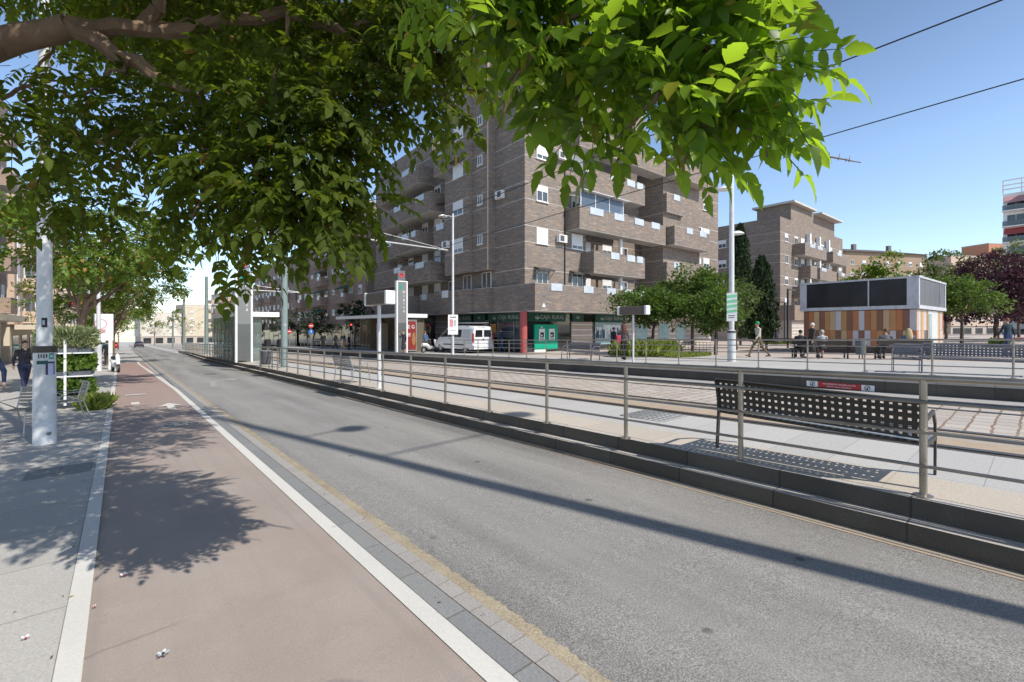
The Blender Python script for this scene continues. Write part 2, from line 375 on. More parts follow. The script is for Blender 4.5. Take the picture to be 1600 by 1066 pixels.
def kcurve(y):          # the platform kerb swings away a little with distance
    return -.10 + .035 * max(0, min(y, 4)) + .004 * max(0, y - 4) + max(0, y - 45) * .028
Y0, Y1 = -14, 210
strip('ground', MAT['concrete'], -420, 520, -160, 640, -.02)
strip('road', MAT['asphalt'], 1.86, 5.4, Y0, Y1, 0.0, 60, lambda y: 0 if y < 60 else (y - 60) * .0)
strip('pavement', MAT['pavement'], -9, -.266, Y0, 120, .012)
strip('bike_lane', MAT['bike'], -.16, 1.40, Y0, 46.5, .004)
def edgecurve(y): return 0 if y < 24 else -min(.5, (y - 24) * .022)
strip('lane_line', MAT['white_line'], -.266, -.154, Y0, 47, .016)
strip('lane_line', MAT['white_line'], 1.395, 1.520, Y0, 47, .010, 60, lambda y: 0 if y < 20 else -min(.45, (y - 20) * .02))
strip('kerb', MAT['kerbdark'], 1.516, 1.655, Y0, 120, .014)
strip('gutter_joint', MAT['sand'], 1.652, 1.668, Y0, 120, .006)
strip('gutter', MAT['paver'], 1.665, 1.775, Y0, 120, .011)
def rough_strip(name, m, x0, x1, y0, y1, z, step, amp):
    b = MB(); n = int((y1 - y0) / step); L = []; Rr = []
    for i in range(n + 1):
        y = y0 + i * step; a = x0 + random.uniform(-amp * .4, amp * .4); c = x1 + random.uniform(-amp, amp)
        L.append((a, y, g(y) + z)); Rr.append((c, y, g(y) + z))
    b.add(L + Rr, [(i, n + 1 + i, n + 2 + i, i + 1) for i in range(n)])
    return tag(b.build(name, m), kind='structure')
rough_strip('yellow_line', MAT['yellow_line'], 1.772, 1.868, Y0, 60, .009, .035, .014)
strip('gutter_sand', MAT['sand'], 4.82, 4.99, Y0, 60, .004, 60, kcurve)
strip('gutter_line', MAT['kerbdark'], 4.86, 4.885, Y0, 60, .008, 60, kcurve)
# kerb in two steps, then the platform
raised('platform_kerb', [MAT['steps'], MAT['stepedge']], 4.955, 5.17, Y0, 75, -.01, .165, 90, kcurve, (0, 1))  # one kerb: shaded risers darker, lit tops paler, both by colour
raised('platform_kerb', [MAT['steps'], MAT['stepedge']], 5.13, 5.24, Y0, 75, .0, .335, 90, kcurve, (0, 1))
raised('platform_joint', MAT['steps'], 5.238, 5.252, Y0, 75, .0, .332, 90, kcurve)
raised('tram_platform', [MAT['steps'], MAT['platform_tan']], 5.25, 5.92, Y0, 75, -.01, .335, 90, lambda y: kcurve(y) * max(0, 1), (0, 1))
raised('tram_platform', [MAT['concrete'], MAT['platform']], 5.80, 7.36, Y0, 75, -.01, .331, 1, None, (0, 1))
raised('platform_edge', [MAT['darkmetal'], MAT['steps']], 7.357, 7.44, Y0, 75, 0, .334, 1, None, (0, 1))
strip('track_bed', MAT['trackgrey'], 7.42, 15.72, Y0, 210, .04)
strip('track_sand', MAT['sand'], 9.12, 9.78, Y0, 210, .046)
strip('track_setts', MAT['cobble'], 10.62, 14.55, Y0, 210, .047)
strip('track_sand', MAT['sand'], 10.30, 10.44, Y0, 210, .046)
strip('track_sand', MAT['trackgrey'], 14.85, 15.70, Y0, 210, .046)
for x in (9.06, 10.5, 13.26, 14.7):
    raised('tram_rail', MAT['rail'], x - .06, x + .01, Y0, 210, .03, .060); raised('tram_rail', MAT['rail'], x + .05, x + .075, Y0, 210, .03, .058); strip('rail_groove', MAT['black'], x - .09, x + .10, Y0, 210, .0475)
raised('far_platform_wall', [MAT['steps'], MAT['steps']], 15.70, 15.80, Y0, 75, 0, .345, 1, None, (0, 1))
raised('far_platform_coping', [MAT['stepedge'], MAT['platform']], 15.675, 16.1, Y0, 75, .347, .49, 1, None, (0, 1))
raised('far_platform', [MAT['concrete'], MAT['platform']], 16.095, 18.6, Y0, 75, 0, .487, 1, None, (0, 1))
raised('plaza', [MAT['plaza']], 18.59, 150, -60, 60, 0, .483, 1)
raised('plaza_path', [MAT['concrete']], 18.59, 24.0, -60, 15, .3, .487, 1)
raised('side_street', [MAT['asphalt']], 18.59, 20.9, 21, 75, .3, .489, 1)
# ---------------------------------------------------------------- road markings
def marking(name, label, cat, polys, loc, rz=0, m='white_line', z=.02):
    """flat painted shape: polygons in metres"""
    b = MB()
    for p in polys: b.add([(x, y, 0) for x, y in p], [tuple(range(len(p)))])
    o = b.build(name, MAT[m], fix=False); o.location = (loc[0], loc[1], g(loc[1]) + z); o.rotation_euler = (-math.atan(K), 0, rz)
    return tag(o, label, cat, kind='structure')
def ring(cx, cy, r, w, n=20, sy=1.0):
    out = []
    for k in range(n):
        a, c = 2 * math.pi * k / n, 2 * math.pi * (k + 1) / n
        out.append([(cx + r * math.cos(a), cy + r * sy * math.sin(a)), (cx + r * math.cos(c), cy + r * sy * math.sin(c)),
                    (cx + (r - w) * math.cos(c), cy + (r - w) * sy * math.sin(c)), (cx + (r - w) * math.cos(a), cy + (r - w) * sy * math.sin(a))])
    return out
def bar(x0, y0, x1, y1, w):
    d = Vector((x1 - x0, y1 - y0)).normalized() * w / 2; nx, ny = -d.y, d.x
    return [(x0 + nx, y0 + ny), (x0 - nx, y0 - ny), (x1 - nx, y1 - ny), (x1 + nx, y1 + ny)]
bk = ring(-.2, 0, .13, .03, sy=2.0) + ring(.2, 0, .13, .03, sy=2.0) + [bar(-.2, 0, -.1, .3, .03), bar(-.1, .3, .13, .3, .03), bar(-.1, .3, .0, 0, .03), bar(.0, 0, .13, .3, .03), bar(-.2, 0, 0, 0, .03), bar(.2, 0, .11, .45, .03), bar(.05, .45, .15, .45, .04), bar(-.16, .4, -.05, .4, .05), bar(-.1, .3, -.1, .4, .03)]
marking('bicycle_marking', 'white bicycle symbol painted on the shaded cycle lane', 'road marking', bk, (.93, 11.4), 0)
def arrow(w, h): return [[(-w * .16, 0), (w * .16, 0), (w * .16, h * .55), (w * .5, h * .55), (0, h), (-w * .5, h * .55), (-w * .16, h * .55)]]
marking('lane_arrow', 'white arrow painted on the left half of the cycle lane', 'road marking', arrow(.55, 1.7), (.30, 16.5), math.pi)
marking('lane_arrow', 'white arrow painted near the right line of the cycle lane', 'road marking', arrow(.5, 1.5), (.98, 14.1), 0)
marking('lane_dash', 'short white bar across the left cycle lane beyond the arrows', 'road marking', [bar(0, 0, .5, 0, .25)], (.1, 18.8))
marking('road_arrow', 'faded curved white turn arrow worn into the asphalt', 'road marking',
        [bar(-.5, -1.2, -.25, 1.2, .2), bar(-.25, 1.2, .35, 1.9, .2), [(.1, 2.5), (.9, 2.2), (.5, 1.2)], bar(-.3, .2, .5, -.4, .16)], (3.1, 21.0), m='faded_line', z=.006)
for i, (x, y) in enumerate([(2.6, 50), (3.6, 50), (4.6, 50)]):
    marking('crossing_bar', 'faded white crossing bars across the far road', 'road marking', [bar(0, 0, 0, 3, .45)], (x, y), m='faded_line', z=.006)['group'] = 'zebra crossing bars'
# pavement utility covers
b = MB(); b.box(-.32, .32, -.28, .28, 0, .004)
tag(b.build('utility_cover', MAT['kerbdark'], loc=(-.62, 8.55, g(8.55) + .014)), 'dark rectangular cover in the pavement beside the lane line', 'utility cover')
b = MB()
for i in range(9): b.box(-.40, .40, -.4 + i * .1, -.35 + i * .1, 0, .006)
for i in range(7): b.box(-.40 + i * .125, -.375 + i * .125, -.4, .45, 0, .005)
p = gnd(1025, 650, .335); tag(b.build('drain_grating', MAT['galv'], loc=(p.x, p.y, g(p.y) + .333)), 'grey drain grating set in the near platform slabs', 'grating')
# petals and litter
for i, (px, py) in enumerate([(194, 903), (40, 1003), (255, 1028), (148, 953)]):
    b = MB(); q = gnd(px, py); r = [.022, .018, .024, .01][i]
    for k in range(5):
        a = k * 1.257; b.add([(0, 0, .004), (r * math.cos(a - .45), r * math.sin(a - .45), .012), (r * 1.3 * math.cos(a), r * 1.3 * math.sin(a), .016), (r * math.cos(a + .45), r * math.sin(a + .45), .012)], [(0, 1, 2, 3)], 0)
    b.ball((0, 0, .007), r * .35, 8, 1)
    mats = [[MAT['white'], plain('petal_red', (.45, .03, .07))], [MAT['white'], plain('petal_red', (.45, .03, .07))], [plain('litter_grey', (.55, .58, .62)), MAT['black']], [plain('petal_pink', (.7, .42, .4)), plain('petal_red', (.45, .03, .07))]][i]
    o = b.build('fallen_petals' if i != 2 else 'litter_scrap', mats, fix=False, loc=(q.x, q.y, g(q.y) + .016))
    tag(o, ['white fallen blossom with red centre on the cycle lane', 'white fallen blossom with red centre on the grey pavement', 'crumpled scrap of silver and black litter on the lane', 'small pink petal beside the white lane line'][i], ['petals', 'petals', 'litter', 'petals'][i])
n_ = 150; lx = np.concatenate([np.random.default_rng(4).choice([1.60, 1.72, 4.84, -.30, -.12, 5.08], 110), np.random.default_rng(5).uniform(-2.5, 1.3, 40)]); lx = lx + np.random.default_rng(6).normal(0, .03, n_)
ly = np.random.default_rng(7).uniform(2.2, 16, n_); LB = MB(); rl = random.Random(9)
for x, y in zip(lx, ly):
    z = g(y) + (.172 if 5.0 < x else .022); a = rl.random() * 6.28; r = rl.uniform(.006, .02); ca, sa = math.cos(a) * r, math.sin(a) * r
    LB.add([(x - ca, y - sa, z), (x - sa * .4, y + ca * .4, z + .004), (x + ca, y + sa, z + .002), (x + sa * .4, y - ca * .4, z + .005)], [(0, 1, 2, 3)], rl.randrange(3))
tag(LB.build('leaf_litter', [plain('litter_brown', (.17, .11, .05), .8), plain('litter_yellow', (.34, .26, .08), .8), plain('litter_green', (.10, .13, .04), .8)], fix=False), 'dry leaf scraps scattered along the gutter, lane edges and kerb', 'leaf litter', kind='stuff')
def cover(label, x, y, r):
    t = thing('manhole_cover', label, 'manhole cover', (x, y, g(y) + .003)); t.rotation_euler = (-math.atan(K), 0, 0)
    b = MB(); b.lathe([(r, 0), (r, .006), (r * .93, .007)], 32); b.build('rim', MAT['kerbdark'], t)
    b = MB(); b.lathe([(r * .91, 0), (r * .91, .008)], 32)
    for i in range(-4, 5):
        w_ = math.sqrt(max(0, .75 - (i * .18) ** 2)) * r * .95; b.box(-w_, w_, i * r * .18 - .012, i * r * .18 + .012, .008, .011)
    b.build('lid', plain('cast_iron', (.09, .085, .08), .6, .25, 6, .4), t)
cover('round iron manhole cover in the road beyond the lamp shadow', 3.4, 27.0, .30)
# ---------------------------------------------------------------- railings
def railing(name, label, x, s0, step, n, zrel, height=1.0, top=.03, curve=None, postr=.027, n_mid=3, group=None):
    cv = curve or (lambda y: 0)
    base = Vector((x, s0, g(s0) + zrel)); t = thing(name, label, 'railing', base, 0, group)
    pts = [Vector((x + cv(s0 + i * step), s0 + i * step, g(s0 + i * step) + zrel)) - base for i in range(n)]
    e0 = pts[0] + (pts[0] - pts[1]) * .45; e1 = pts[-1] + (pts[-1] - pts[-2]) * .1
    line = [e0] + pts + [e1]
    b = MB(); b.tube([p + Vector((0, 0, height)) for p in line], top, 12); b.build('top_rail', MAT['steel'], t, True)
    for k in range(n_mid):
        h = [.80, .545, .26][k] * height
        b = MB(); b.tube([p + Vector((-postr - .008, 0, h)) for p in line], .015, 8); b.build('mid_rail', MAT['steel'], t, True)
    for p in pts:
        b = MB(); b.cyl(p, p + Vector((0, 0, height - top * .5)), postr, None, 14)
        b.lathe([(.068, 0), (.068, .010), (.045, .016), (postr, .018)], 16, 0, p); b.build('post', MAT['steel'], t, True)
    return t
railing('railing', 'stainless railing along the near platform kerb with benches behind', 5.165, .655 - 1.5, 1.5, 18, .335)
railing('railing', 'stainless railing past the glass shelter along the far kerb', 5.25, 33.2, 1.5, 24, .335, curve=lambda y: max(0, y - 45) * .028)
railing('railing', 'stainless railing along the far platform in front of the plaza', 16.93, .462 - 3.0, 1.5, 20, .488, .97, .026, postr=.024)
railing('railing', 'stainless railing beside the crossing left of the far shelter', 16.93, 43.5, 1.5, 12, .488, .97, .026, postr=.024)
# ---------------------------------------------------------------- benches
def perforated(b, x0, x1, rows, cols, P, hole=.55):
    """sheet with rows*cols rectangular holes; P(u,v)->point with u in metres along, v 0..1 across"""
    for i in range(cols):
        for j in range(rows):
            ua, uc = x0 + (x1 - x0) * i / cols, x0 + (x1 - x0) * (i + 1) / cols
            va, vc = j / rows, (j + 1) / rows
            du, dv = (uc - ua) * (1 - hole) / 2, (vc - va) * (1 - hole * .95) / 2
            o = [P(ua, va), P(uc, va), P(uc, vc), P(ua, vc)]; n = [P(ua + du, va + dv), P(uc - du, va + dv), P(uc - du, vc - dv), P(ua + du, vc - dv)]
            b.add(o + n, [(0, 1, 5, 4), (1, 2, 6, 5), (2, 3, 7, 6), (3, 0, 4, 7)])
def make_bench(label, loc, rz, L=1.82, group=None, rows=5, cols=28, m='benchgrey', hole=.40):
    """local x: along the bench; +y: the way a sitter faces"""
    t = thing('bench', label, 'bench', loc, rz, group); M_ = MAT[m]
    b = MB()
    back = [(-.005, .47), (-.02, .58), (-.05, .70), (-.08, .80)]
    def Pb(u, v):
        f = v * (len(back) - 1); i = min(int(f), len(back) - 2); f -= i
        return (u, back[i][0] * (1 - f) + back[i + 1][0] * f, back[i][1] * (1 - f) + back[i + 1][1] * f)
    perforated(b, -L / 2, L / 2, rows, cols, Pb, hole)
    b.quad((-L / 2, -.08, .80), (L / 2, -.08, .80), (L / 2, -.135, .835), (-L / 2, -.135, .835))
    b.quad((-L / 2, -.135, .835), (L / 2, -.135, .835), (L / 2, -.155, .825), (-L / 2, -.155, .825))
    o = b.build('backrest', M_, t, fix=False); sm = o.modifiers.new('thick', 'SOLIDIFY'); sm.thickness = .006
    b = MB()
    def Ps(u, v):
        y = .02 + v * .46; return (u, y, .455 - .03 * math.sin(v * math.pi) - (.03 if v > .95 else 0))
    perforated(b, -L / 2, L / 2, rows, cols, Ps, hole)
    b.quad((-L / 2, .48, .425), (L / 2, .48, .425), (L / 2, .475, .375), (-L / 2, .475, .375))
    o = b.build('seat', plain('seat_steel', (.46, .46, .45), .35, .1, 5, .7) if m == 'benchgrey' else M_, t, fix=False); sm = o.modifiers.new('thick', 'SOLIDIFY'); sm.thickness = .006
    b = MB(); b.cyl((-L / 2, .25, .40), (L / 2, .25, .40), .022, None, 8); b.cyl((-L / 2, .06, .42), (L / 2, .06, .42), .016, None, 8)
    b.build('stretcher', M_, t, True)
    for sx in (-1, 1):
        b = MB(); x = sx * (L / 2 + .012)
        def flat(pts, w=.05, th=.02):
            for (a0, b0), (a1, b1) in zip(pts, pts[1:]):
                d = Vector((a1 - a0, b1 - b0)); d.normalize(); nx, ny = -d.y * w / 2, d.x * w / 2
                b.prism([(a0 + nx, b0 + ny), (a0 - nx, b0 - ny), (a1 - nx, b1 - ny), (a1 + nx, b1 + ny)], 'x', x - th / 2, x + th / 2)
        flat([(-.03, 0), (-.005, .43), (-.02, .58), (-.06, .72), (-.10, .82)])
        b.build('rear_leg', M_, t, fix=True)
        b = MB(); flat([(.60, 0), (.545, .40), (.50, .56), (.36, .68), (-.02, .66)], .042); flat([(.545, .41), (0, .43)], .04)
        b.build('front_leg', M_, t)
    return t
SLP = math.atan(K)
bench1 = make_bench('perforated graphite bench seen from behind on the near platform', (5.42, 1.60, g(1.6) + .335), -math.pi / 2)
bench1.rotation_euler = (0, SLP, -math.pi / 2)
def slat_bench(label, loc, rz, L=1.25, wood=None, group=None, legs='galv', name='bench'):
    t = thing(name, label, 'bench', loc, rz, group); W = wood or MAT['galv']
    b = MB()
    for k in range(6):
        z = .50 + k * .06; y = -.02 - k * .018; b.box(-L / 2, L / 2, y - .012, y + .012, z, z + .045)
    b.build('backrest', W, t)
    b = MB()
    for k in range(7): b.box(-L / 2, L / 2, .03 + k * .065, .085 + k * .065, .425 - .01 * (k % 2) * 0, .445)
    b.build('seat', W, t)
    for sx in (-1, 1):
        x = sx * (L / 2 + .02)
        b = MB(); b.tube([(x, -.06, 0), (x, 0, .44), (x, -.13, .86)], .019, 8); b.build('rear_leg', MAT[legs], t, True)
        b = MB(); b.tube([(x, .56, 0), (x, .49, .44), (x, .44, .64), (x, -.04, .62)], .019, 8); b.build('front_leg', MAT[legs], t, True)
    return t
p = gnd(548, 597, .335)
slat_bench('small slatted steel bench on the near platform beside the information post', (p.x - .2, p.y, g(p.y) + .335), R(-90 + 4), 1.2)
fb = make_bench('perforated grey bench on the far platform right of the last red sign', (18.05, 1.15, g(1.15) + .488), math.pi / 2 + .02, 2.3, rows=5, cols=30, m='benchblue', hole=.36)
p = gnd(1415, 582, .488)
make_bench('narrow grey seat with arms at the left end of the far bench', (p.x + .3, p.y, g(p.y) + .488), math.pi / 2 + .1, .62, rows=5, cols=10, m='benchblue', hole=.3)
p = gnd(907, 562, .488)
make_bench('grey bench on the far platform in front of the green cash machine', (p.x + .25, p.y, g(p.y) + .488), math.pi / 2, 1.9, rows=5, cols=30, m='benchblue', hole=.2)
wood = plain('dark_wood_slats', (.035, .026, .022), .6, .25, 4)
def plank_bench(label, loc, rz, L):
    t = thing('bench', label, 'bench', loc, rz)
    b = MB(); b.box(-L / 2, L / 2, -.09, -.05, .62, .80); b.box(-L / 2, L / 2, -.06, -.025, .52, .59); b.build('backrest', wood, t)
    b = MB()
    for k in range(4): b.box(-L / 2, L / 2, .0 + k * .12, .1 + k * .12, .41, .45)
    b.build('seat', wood, t)
    for sx in (-1, 1):
        x = sx * (L / 2 - .12); b = MB()
        b.prism([(-.05, 0), (0, 0), (.0, .44), (-.05, .82), (-.09, .82), (-.045, .42)], 'x', x - .03, x + .03)
        b.prism([(.42, 0), (.47, 0), (.46, .41), (.40, .41)], 'x', x - .03, x + .03)
        b.prism([(-.02, .37), (.46, .37), (.46, .41), (-.02, .41)], 'x', x - .03, x + .03); b.build('leg', MAT['black'], t)
    return t
pb1 = gnd(1282, 560, .488); pb2 = gnd(1412, 562, .488); pb0 = gnd(1225, 548, .488)
plank_bench('dark wooden plaza bench with two people sitting by the bin', (pb1.x, pb1.y, g(pb1.y) + .484), R(-62), 2.3)
plank_bench('dark wooden plaza bench right of the bin before the tiled kiosk', (pb2.x, pb2.y, g(pb2.y) + .484), R(-58), 1.9)
plank_bench('dark wooden plaza bench in shade left of the tiled kiosk', (pb0.x, pb0.y, g(pb0.y) + .484), R(-60), 2.2)
# litter bins
def bin_(label, px, py, z0, m, h=.62):
    q = gnd(px, py, z0); t = thing('litter_bin', label, 'litter bin', (q.x, q.y, g(q.y) + z0))
    b = MB(); b.lathe([(.17, .22), (.2, .24), (.21, .24 + h), (.19, .25 + h)], 16); b.build('bucket', m, t, True)
    b = MB(); b.lathe([(.215, .22 + h), (.225, .25 + h), (.20, .27 + h)], 16); b.build('rim', MAT['galv'], t, True)
    for sx in (-1, 1):
        b = MB(); b.box(sx * .25 - .02, sx * .25 + .02, -.02, .02, 0, .9); b.build('post', MAT['darkmetal'], t)
    b = MB(); b.box(-.25, .25, -.012, .012, .70, .74); b.build('bracket', MAT['darkmetal'], t)
bin_('grey round litter bin between the two dark plaza benches', 1345, 561, .484, plain('bin_blue_grey', (.14, .17, .18)))
bin_('dark litter bin under the round plaza tree', 1016, 553, .484, MAT['darkmetal'], .75)
bin_('dark platform bin just right of the near totem', 416, 577, .335, MAT['darkmetal'], .6)
# ---------------------------------------------------------------- red warning sign on the far platform wall
q = at(1311, 603, 1); sgn = q
d = dirv(1311, 603); D = 15.69 / d.x; pp = Vector((15.69, d.y * D, CAMH + d.z * D))
t = thing('warning_sign', 'red warning panel with two white symbols on the far platform wall', 'sign', pp, 0)
b = MB(); b.box(-.012, 0, -.52, .52, -.08, .08); b.build('panel', plain('sign_red', (.45, .04, .035), .5, .08), t)
for sy in (-1, 1):
    b = MB(); b.box(-.015, -.002, sy * .67 - .145, sy * .67 + .145, -.08, .08); e = b.build('symbol_plate', MAT['white'], t)
    b = MB(mp=lambda x, y, z: (-.02, sy * .66 + x * .85, y * .85))
    for pl in ring(0, 0, .08, .018): b.add([(x, y, 0) for x, y in pl], [(0, 1, 2, 3)])
    b.add([(x, y, 0) for x, y in bar(-.055, .055, .055, -.055, .018)], [(0, 1, 2, 3)])
    b.add([(x, y, 0) for x, y in ring(0, .03, .018, .017, 8)[0]], [(0, 1, 2, 3)]); b.add([(x, y, 0) for x, y in bar(0, .02, 0, -.05, .03)], [(0, 1, 2, 3)])
    b.build('symbol', MAT['black'], e, fix=False)
text('NO SE PERMITE CRUZAR LAS VIAS', .052, MAT['white'], t, (-.016, 0, .027), (R(90), 0, R(-90)))
text('utilice los pasos de peatones', .052, MAT['white'], t, (-.016, 0, -.04), (R(90), 0, R(-90)))
# ---------------------------------------------------------------- street poles
def white_pole(label, loc, h=8.5, posters=False, lamp=False, scale=1.0):
    t = thing('lamp_post', label, 'lamp post', loc); s = scale
    b = MB(); b.lathe([(.152 * s, 0), (.152 * s, .02), (.148 * s, .03), (.145 * s, 1.15 * s)], 28); b.build('base', MAT['polewhite'], t, True)
    b = MB(); b.lathe([(.140 * s, 1.15 * s), (.140 * s, 1.56 * s)], 28); b.build('sleeve', MAT['polewhite'], t, True)
    b = MB(); b.lathe([(.158 * s, 1.555 * s), (.160 * s, 1.56 * s), (.160 * s, 1.66 * s), (.14 * s, 1.665 * s)], 28); b.build('collar', plain('rusty_collar', (.06, .048, .042), .6, .3, 9), t, True)
    b = MB(); b.lathe([(.102 * s, 1.66 * s), (.098 * s, 2.6), (.094 * s, 3.5), (.07 * s, h)], 24); sh = b.build('shaft', MAT['polewhite'], t, True)
    if posters:
        def wrap(r, a0, a1, z0, z1, m, name='sticker'):
            b = MB(); n = 8
            for i in range(n):
                u, v = a0 + (a1 - a0) * i / n, a0 + (a1 - a0) * (i + 1) / n
                b.quad((r * math.cos(u), r * math.sin(u), z0), (r * math.cos(v), r * math.sin(v), z0), (r * math.cos(v), r * math.sin(v), z1), (r * math.cos(u), r * math.sin(u), z1))
            return b.build(name, m, t, fix=False)
        A = R(-83)   # side that faces the street corner
        wrap(.1425, A + .05, A + .95, 1.18, 1.40, plain('poster_navy', (.03, .04, .09)), 'poster'); wrap(.1435, A + .25, A + .80, 1.17, 1.37, plain('poster_lilac', (.45, .46, .62)), 'poster')
        wrap(.1425, A + .35, A + .85, 1.44, 1.54, plain('poster_teal', (.05, .28, .24)), 'poster'); wrap(.1435, A + .45, A + .75, 1.47, 1.51, plain('poster_mint', (.35, .6, .5)), 'poster')
        wrap(.1425, A - .75, A + .25, 1.36, 1.42, plain('poster_deep_green', (.015, .09, .07)), 'poster')
        wrap(.1425, A - .7, A + .30, 1.45, 1.54, plain('poster_pale', (.52, .55, .58)), 'poster')
        for k in range(4): wrap(.1432, A - .6 + k * .22, A - .47 + k * .22, 1.46 + .01 * (k % 2), 1.53, MAT['black'], 'poster_ink')
        wrap(.1015, A - .4, A + .3, 1.98, 2.14, MAT['black'], 'sticker'); wrap(.1018, A - .3, A - .02, 2.02, 2.10, plain('poster_lilac', (.45, .46, .62)), 'sticker')
        wrap(.1485, A + .15, A + .55, .16, .21, plain('scuff', (.2, .19, .18)), 'scuff_mark')
    return t
white_pole('thick white pole covered in torn posters on the near pavement', (-.985, 11.05, g(11.05) + .012), 8.5, True)
white_pole('white pole standing by the white street hoarding', (-.98, 35.4, g(35.4) + .012), 8)
white_pole('white pole farther down the left pavement under the trees', (-.98, 62, g(62) + .012), 8)
def lamp_pole(label, base, h, r, arms, poster=None, thick=0):
    t = thing('lamp_post', label, 'lamp post', base)
    b = MB()
    if thick: b.lathe([(thick, 0), (thick, thick * 8), (r, thick * 8 + .04), (r, h * .5), (r * .72, h)], 18)
    else: b.lathe([(r * 1.5, 0), (r * 1.5, .02), (r, .03), (r * .75, h)], 16)
    b.build('shaft', MAT['polewhite'], t, True)
    for (az, z, L) in arms:
        dx, dy = math.cos(az), math.sin(az)
        b = MB(); b.tube([(0, 0, z - .05), (dx * L * .5, dy * L * .5, z), (dx * L, dy * L, z + .02)], .028, 8); a = b.build('arm', MAT['galv'], t, True)
        b = MB(); b.lathe([(.02, .14), (.16, .11), (.27, .04), (.30, 0), (.05, -.03)], 18, 0, (dx * (L + .15), dy * (L + .15), z - .06)); b.build('lamp_head', MAT['white'], t, True)
    return t
l1 = lamp_pole('white lamp post with a green and white notice on the plaza edge', (19.78, 8.63, g(8.63) + .486), 9.0, .105, [(R(-5), 5.55, .28), (R(175), 7.3, .4)], thick=.165)
b = MB(); b.box(-.20, .20, -.012, .012, 1.72, 2.92)
npl = b.build('notice', MAT['white'], l1, loc=(-.165, -.085, 0)); npl.rotation_euler = (0, 0, R(-62))
gm = plain('notice_green', (.22, .62, .34), .5, .1)
for k in range(4):
    b = MB(); z = 2.06 + k * .21; b.add([(-.19, -.016, z), (.19, -.016, z + .05), (.19, -.016, z + .17), (-.19, -.016, z + .12)], [(0, 1, 2, 3)]); b.build('green_band', gm, npl, fix=False)
for k in range(2):
    b = MB(); b.box(-.14, .12 - .03 * k, -.017, -.013, 1.94 - k * .08, 1.97 - k * .08); b.build('print_line', MAT['darkmetal'], npl)
b = MB(); b.lathe([(.172, 0), (.172, .10)], 18, 0, (0, 0, 1.22)); b.build('band', MAT['darkmetal'], l1, True)
l2 = lamp_pole('tall white lamp post with a white poster beside the van', (16.6, 25.3, g(25.3) + .488), 9.3, .085, [(R(150), 9.15, .5)])
b = MB(); b.box(-.33, .33, -.012, .012, 1.35, 2.65); n2 = b.build('poster', MAT['white'], l2, loc=(-.07, -.12, 0)); n2.rotation_euler = (0, 0, R(-18))
for k, (x0, x1, z0, z1, mm) in enumerate([(-.22, .2, 2.45, 2.52, MAT['darkmetal']), (-.24, .0, 1.85, 2.35, plain('poster_pink_ink', (.55, .25, .26))), (.05, .2, 1.9, 2.3, plain('poster_grey_ink', (.45, .42, .45))), (-.22, .22, 1.6, 1.66, MAT['galv'])]):
    b = MB(); b.box(x0, x1, -.018, -.0125, z0, z1); b.build('print_block', mm, n2)
# the tall mast behind the camera whose shadow crosses the road
lm = lamp_pole('tall white street mast with two arms behind the viewpoint', (5.38, -5.6, g(-5.6) + .335), 18.9, .15, [(R(2), 12.9, 2.3), (R(8), 15.3, .85)])
# tram catenary masts
def mast(label, base, h=7.6, cant=None, col='polegreen', r=.15):
    t = thing('catenary_mast', label, 'catenary mast', base, 0, 'green tram masts')
    b = MB(); b.lathe([(.26, 0), (.26, .03), (r, .04), (r, h * .45), (r * .75, h)], 18); b.build('shaft', MAT[col], t, True)
    b = MB(); b.lathe([(r * 1.02, 0), (r * 1.02, .12)], 18, 0, (0, 0, 2.0)); b.build('band', MAT['galv'], t, True)
    if cant:
        b = MB(); b.cyl((0, 0, cant[1]), (cant[0], 0, cant[1] - .05), .05, None, 10); b.build('bracket_tube', MAT['galv'], t, True)
        b = MB(); b.cyl((0, 0, cant[1] + 1.0), (cant[0] * .97, 0, cant[1]), .022, None, 8); b.build('stay', MAT['galv'], t, True)
        for x in (3.0, 5.6, cant[0] * .93):
            b = MB(); b.cyl((x, 0, cant[1] - .03), (x, 0, cant[1] - .4), .035, .02, 8); b.build('insulator', MAT['darkmetal'], t, True)
    return t
mast('grey-green tram mast on the near platform left of the slatted bench', (6.0, 23.9, g(23.9) + .335), 7.9, (9.3, 6.75))
mast('grey-green tram mast behind the near glass shelter', (6.4, 53.7, g(53.7) + .335), 7.6, (8.8, 6.5), r=.17)
mast('farther grey-green tram mast down the tram line', (7.0, 82, g(82)), 7.6, (8.5, 6.5), r=.17)
mast('most distant grey-green tram mast at the street bend', (8.2, 118, g(118)), 7.6, None, r=.16)
def wire(label, x, z, y0=-14, y1=150, r=.011, cat='wire', group='tram contact wires'):
    b = MB(); n = 12; pts = []
    for i in range(n + 1):
        y = y0 + (y1 - y0) * i / n; pts.append((x, y, z + g(y)))
    b.tube(pts, r, 6); return tag(b.build('overhead_wire', MAT['black']), label, cat, group)
wire('thin black tram wire running over the near track, the upper one in the sky', 8.55, 5.95)
wire('thin black tram wire running over the far track, the lower one in the sky', 11.55, 5.95)
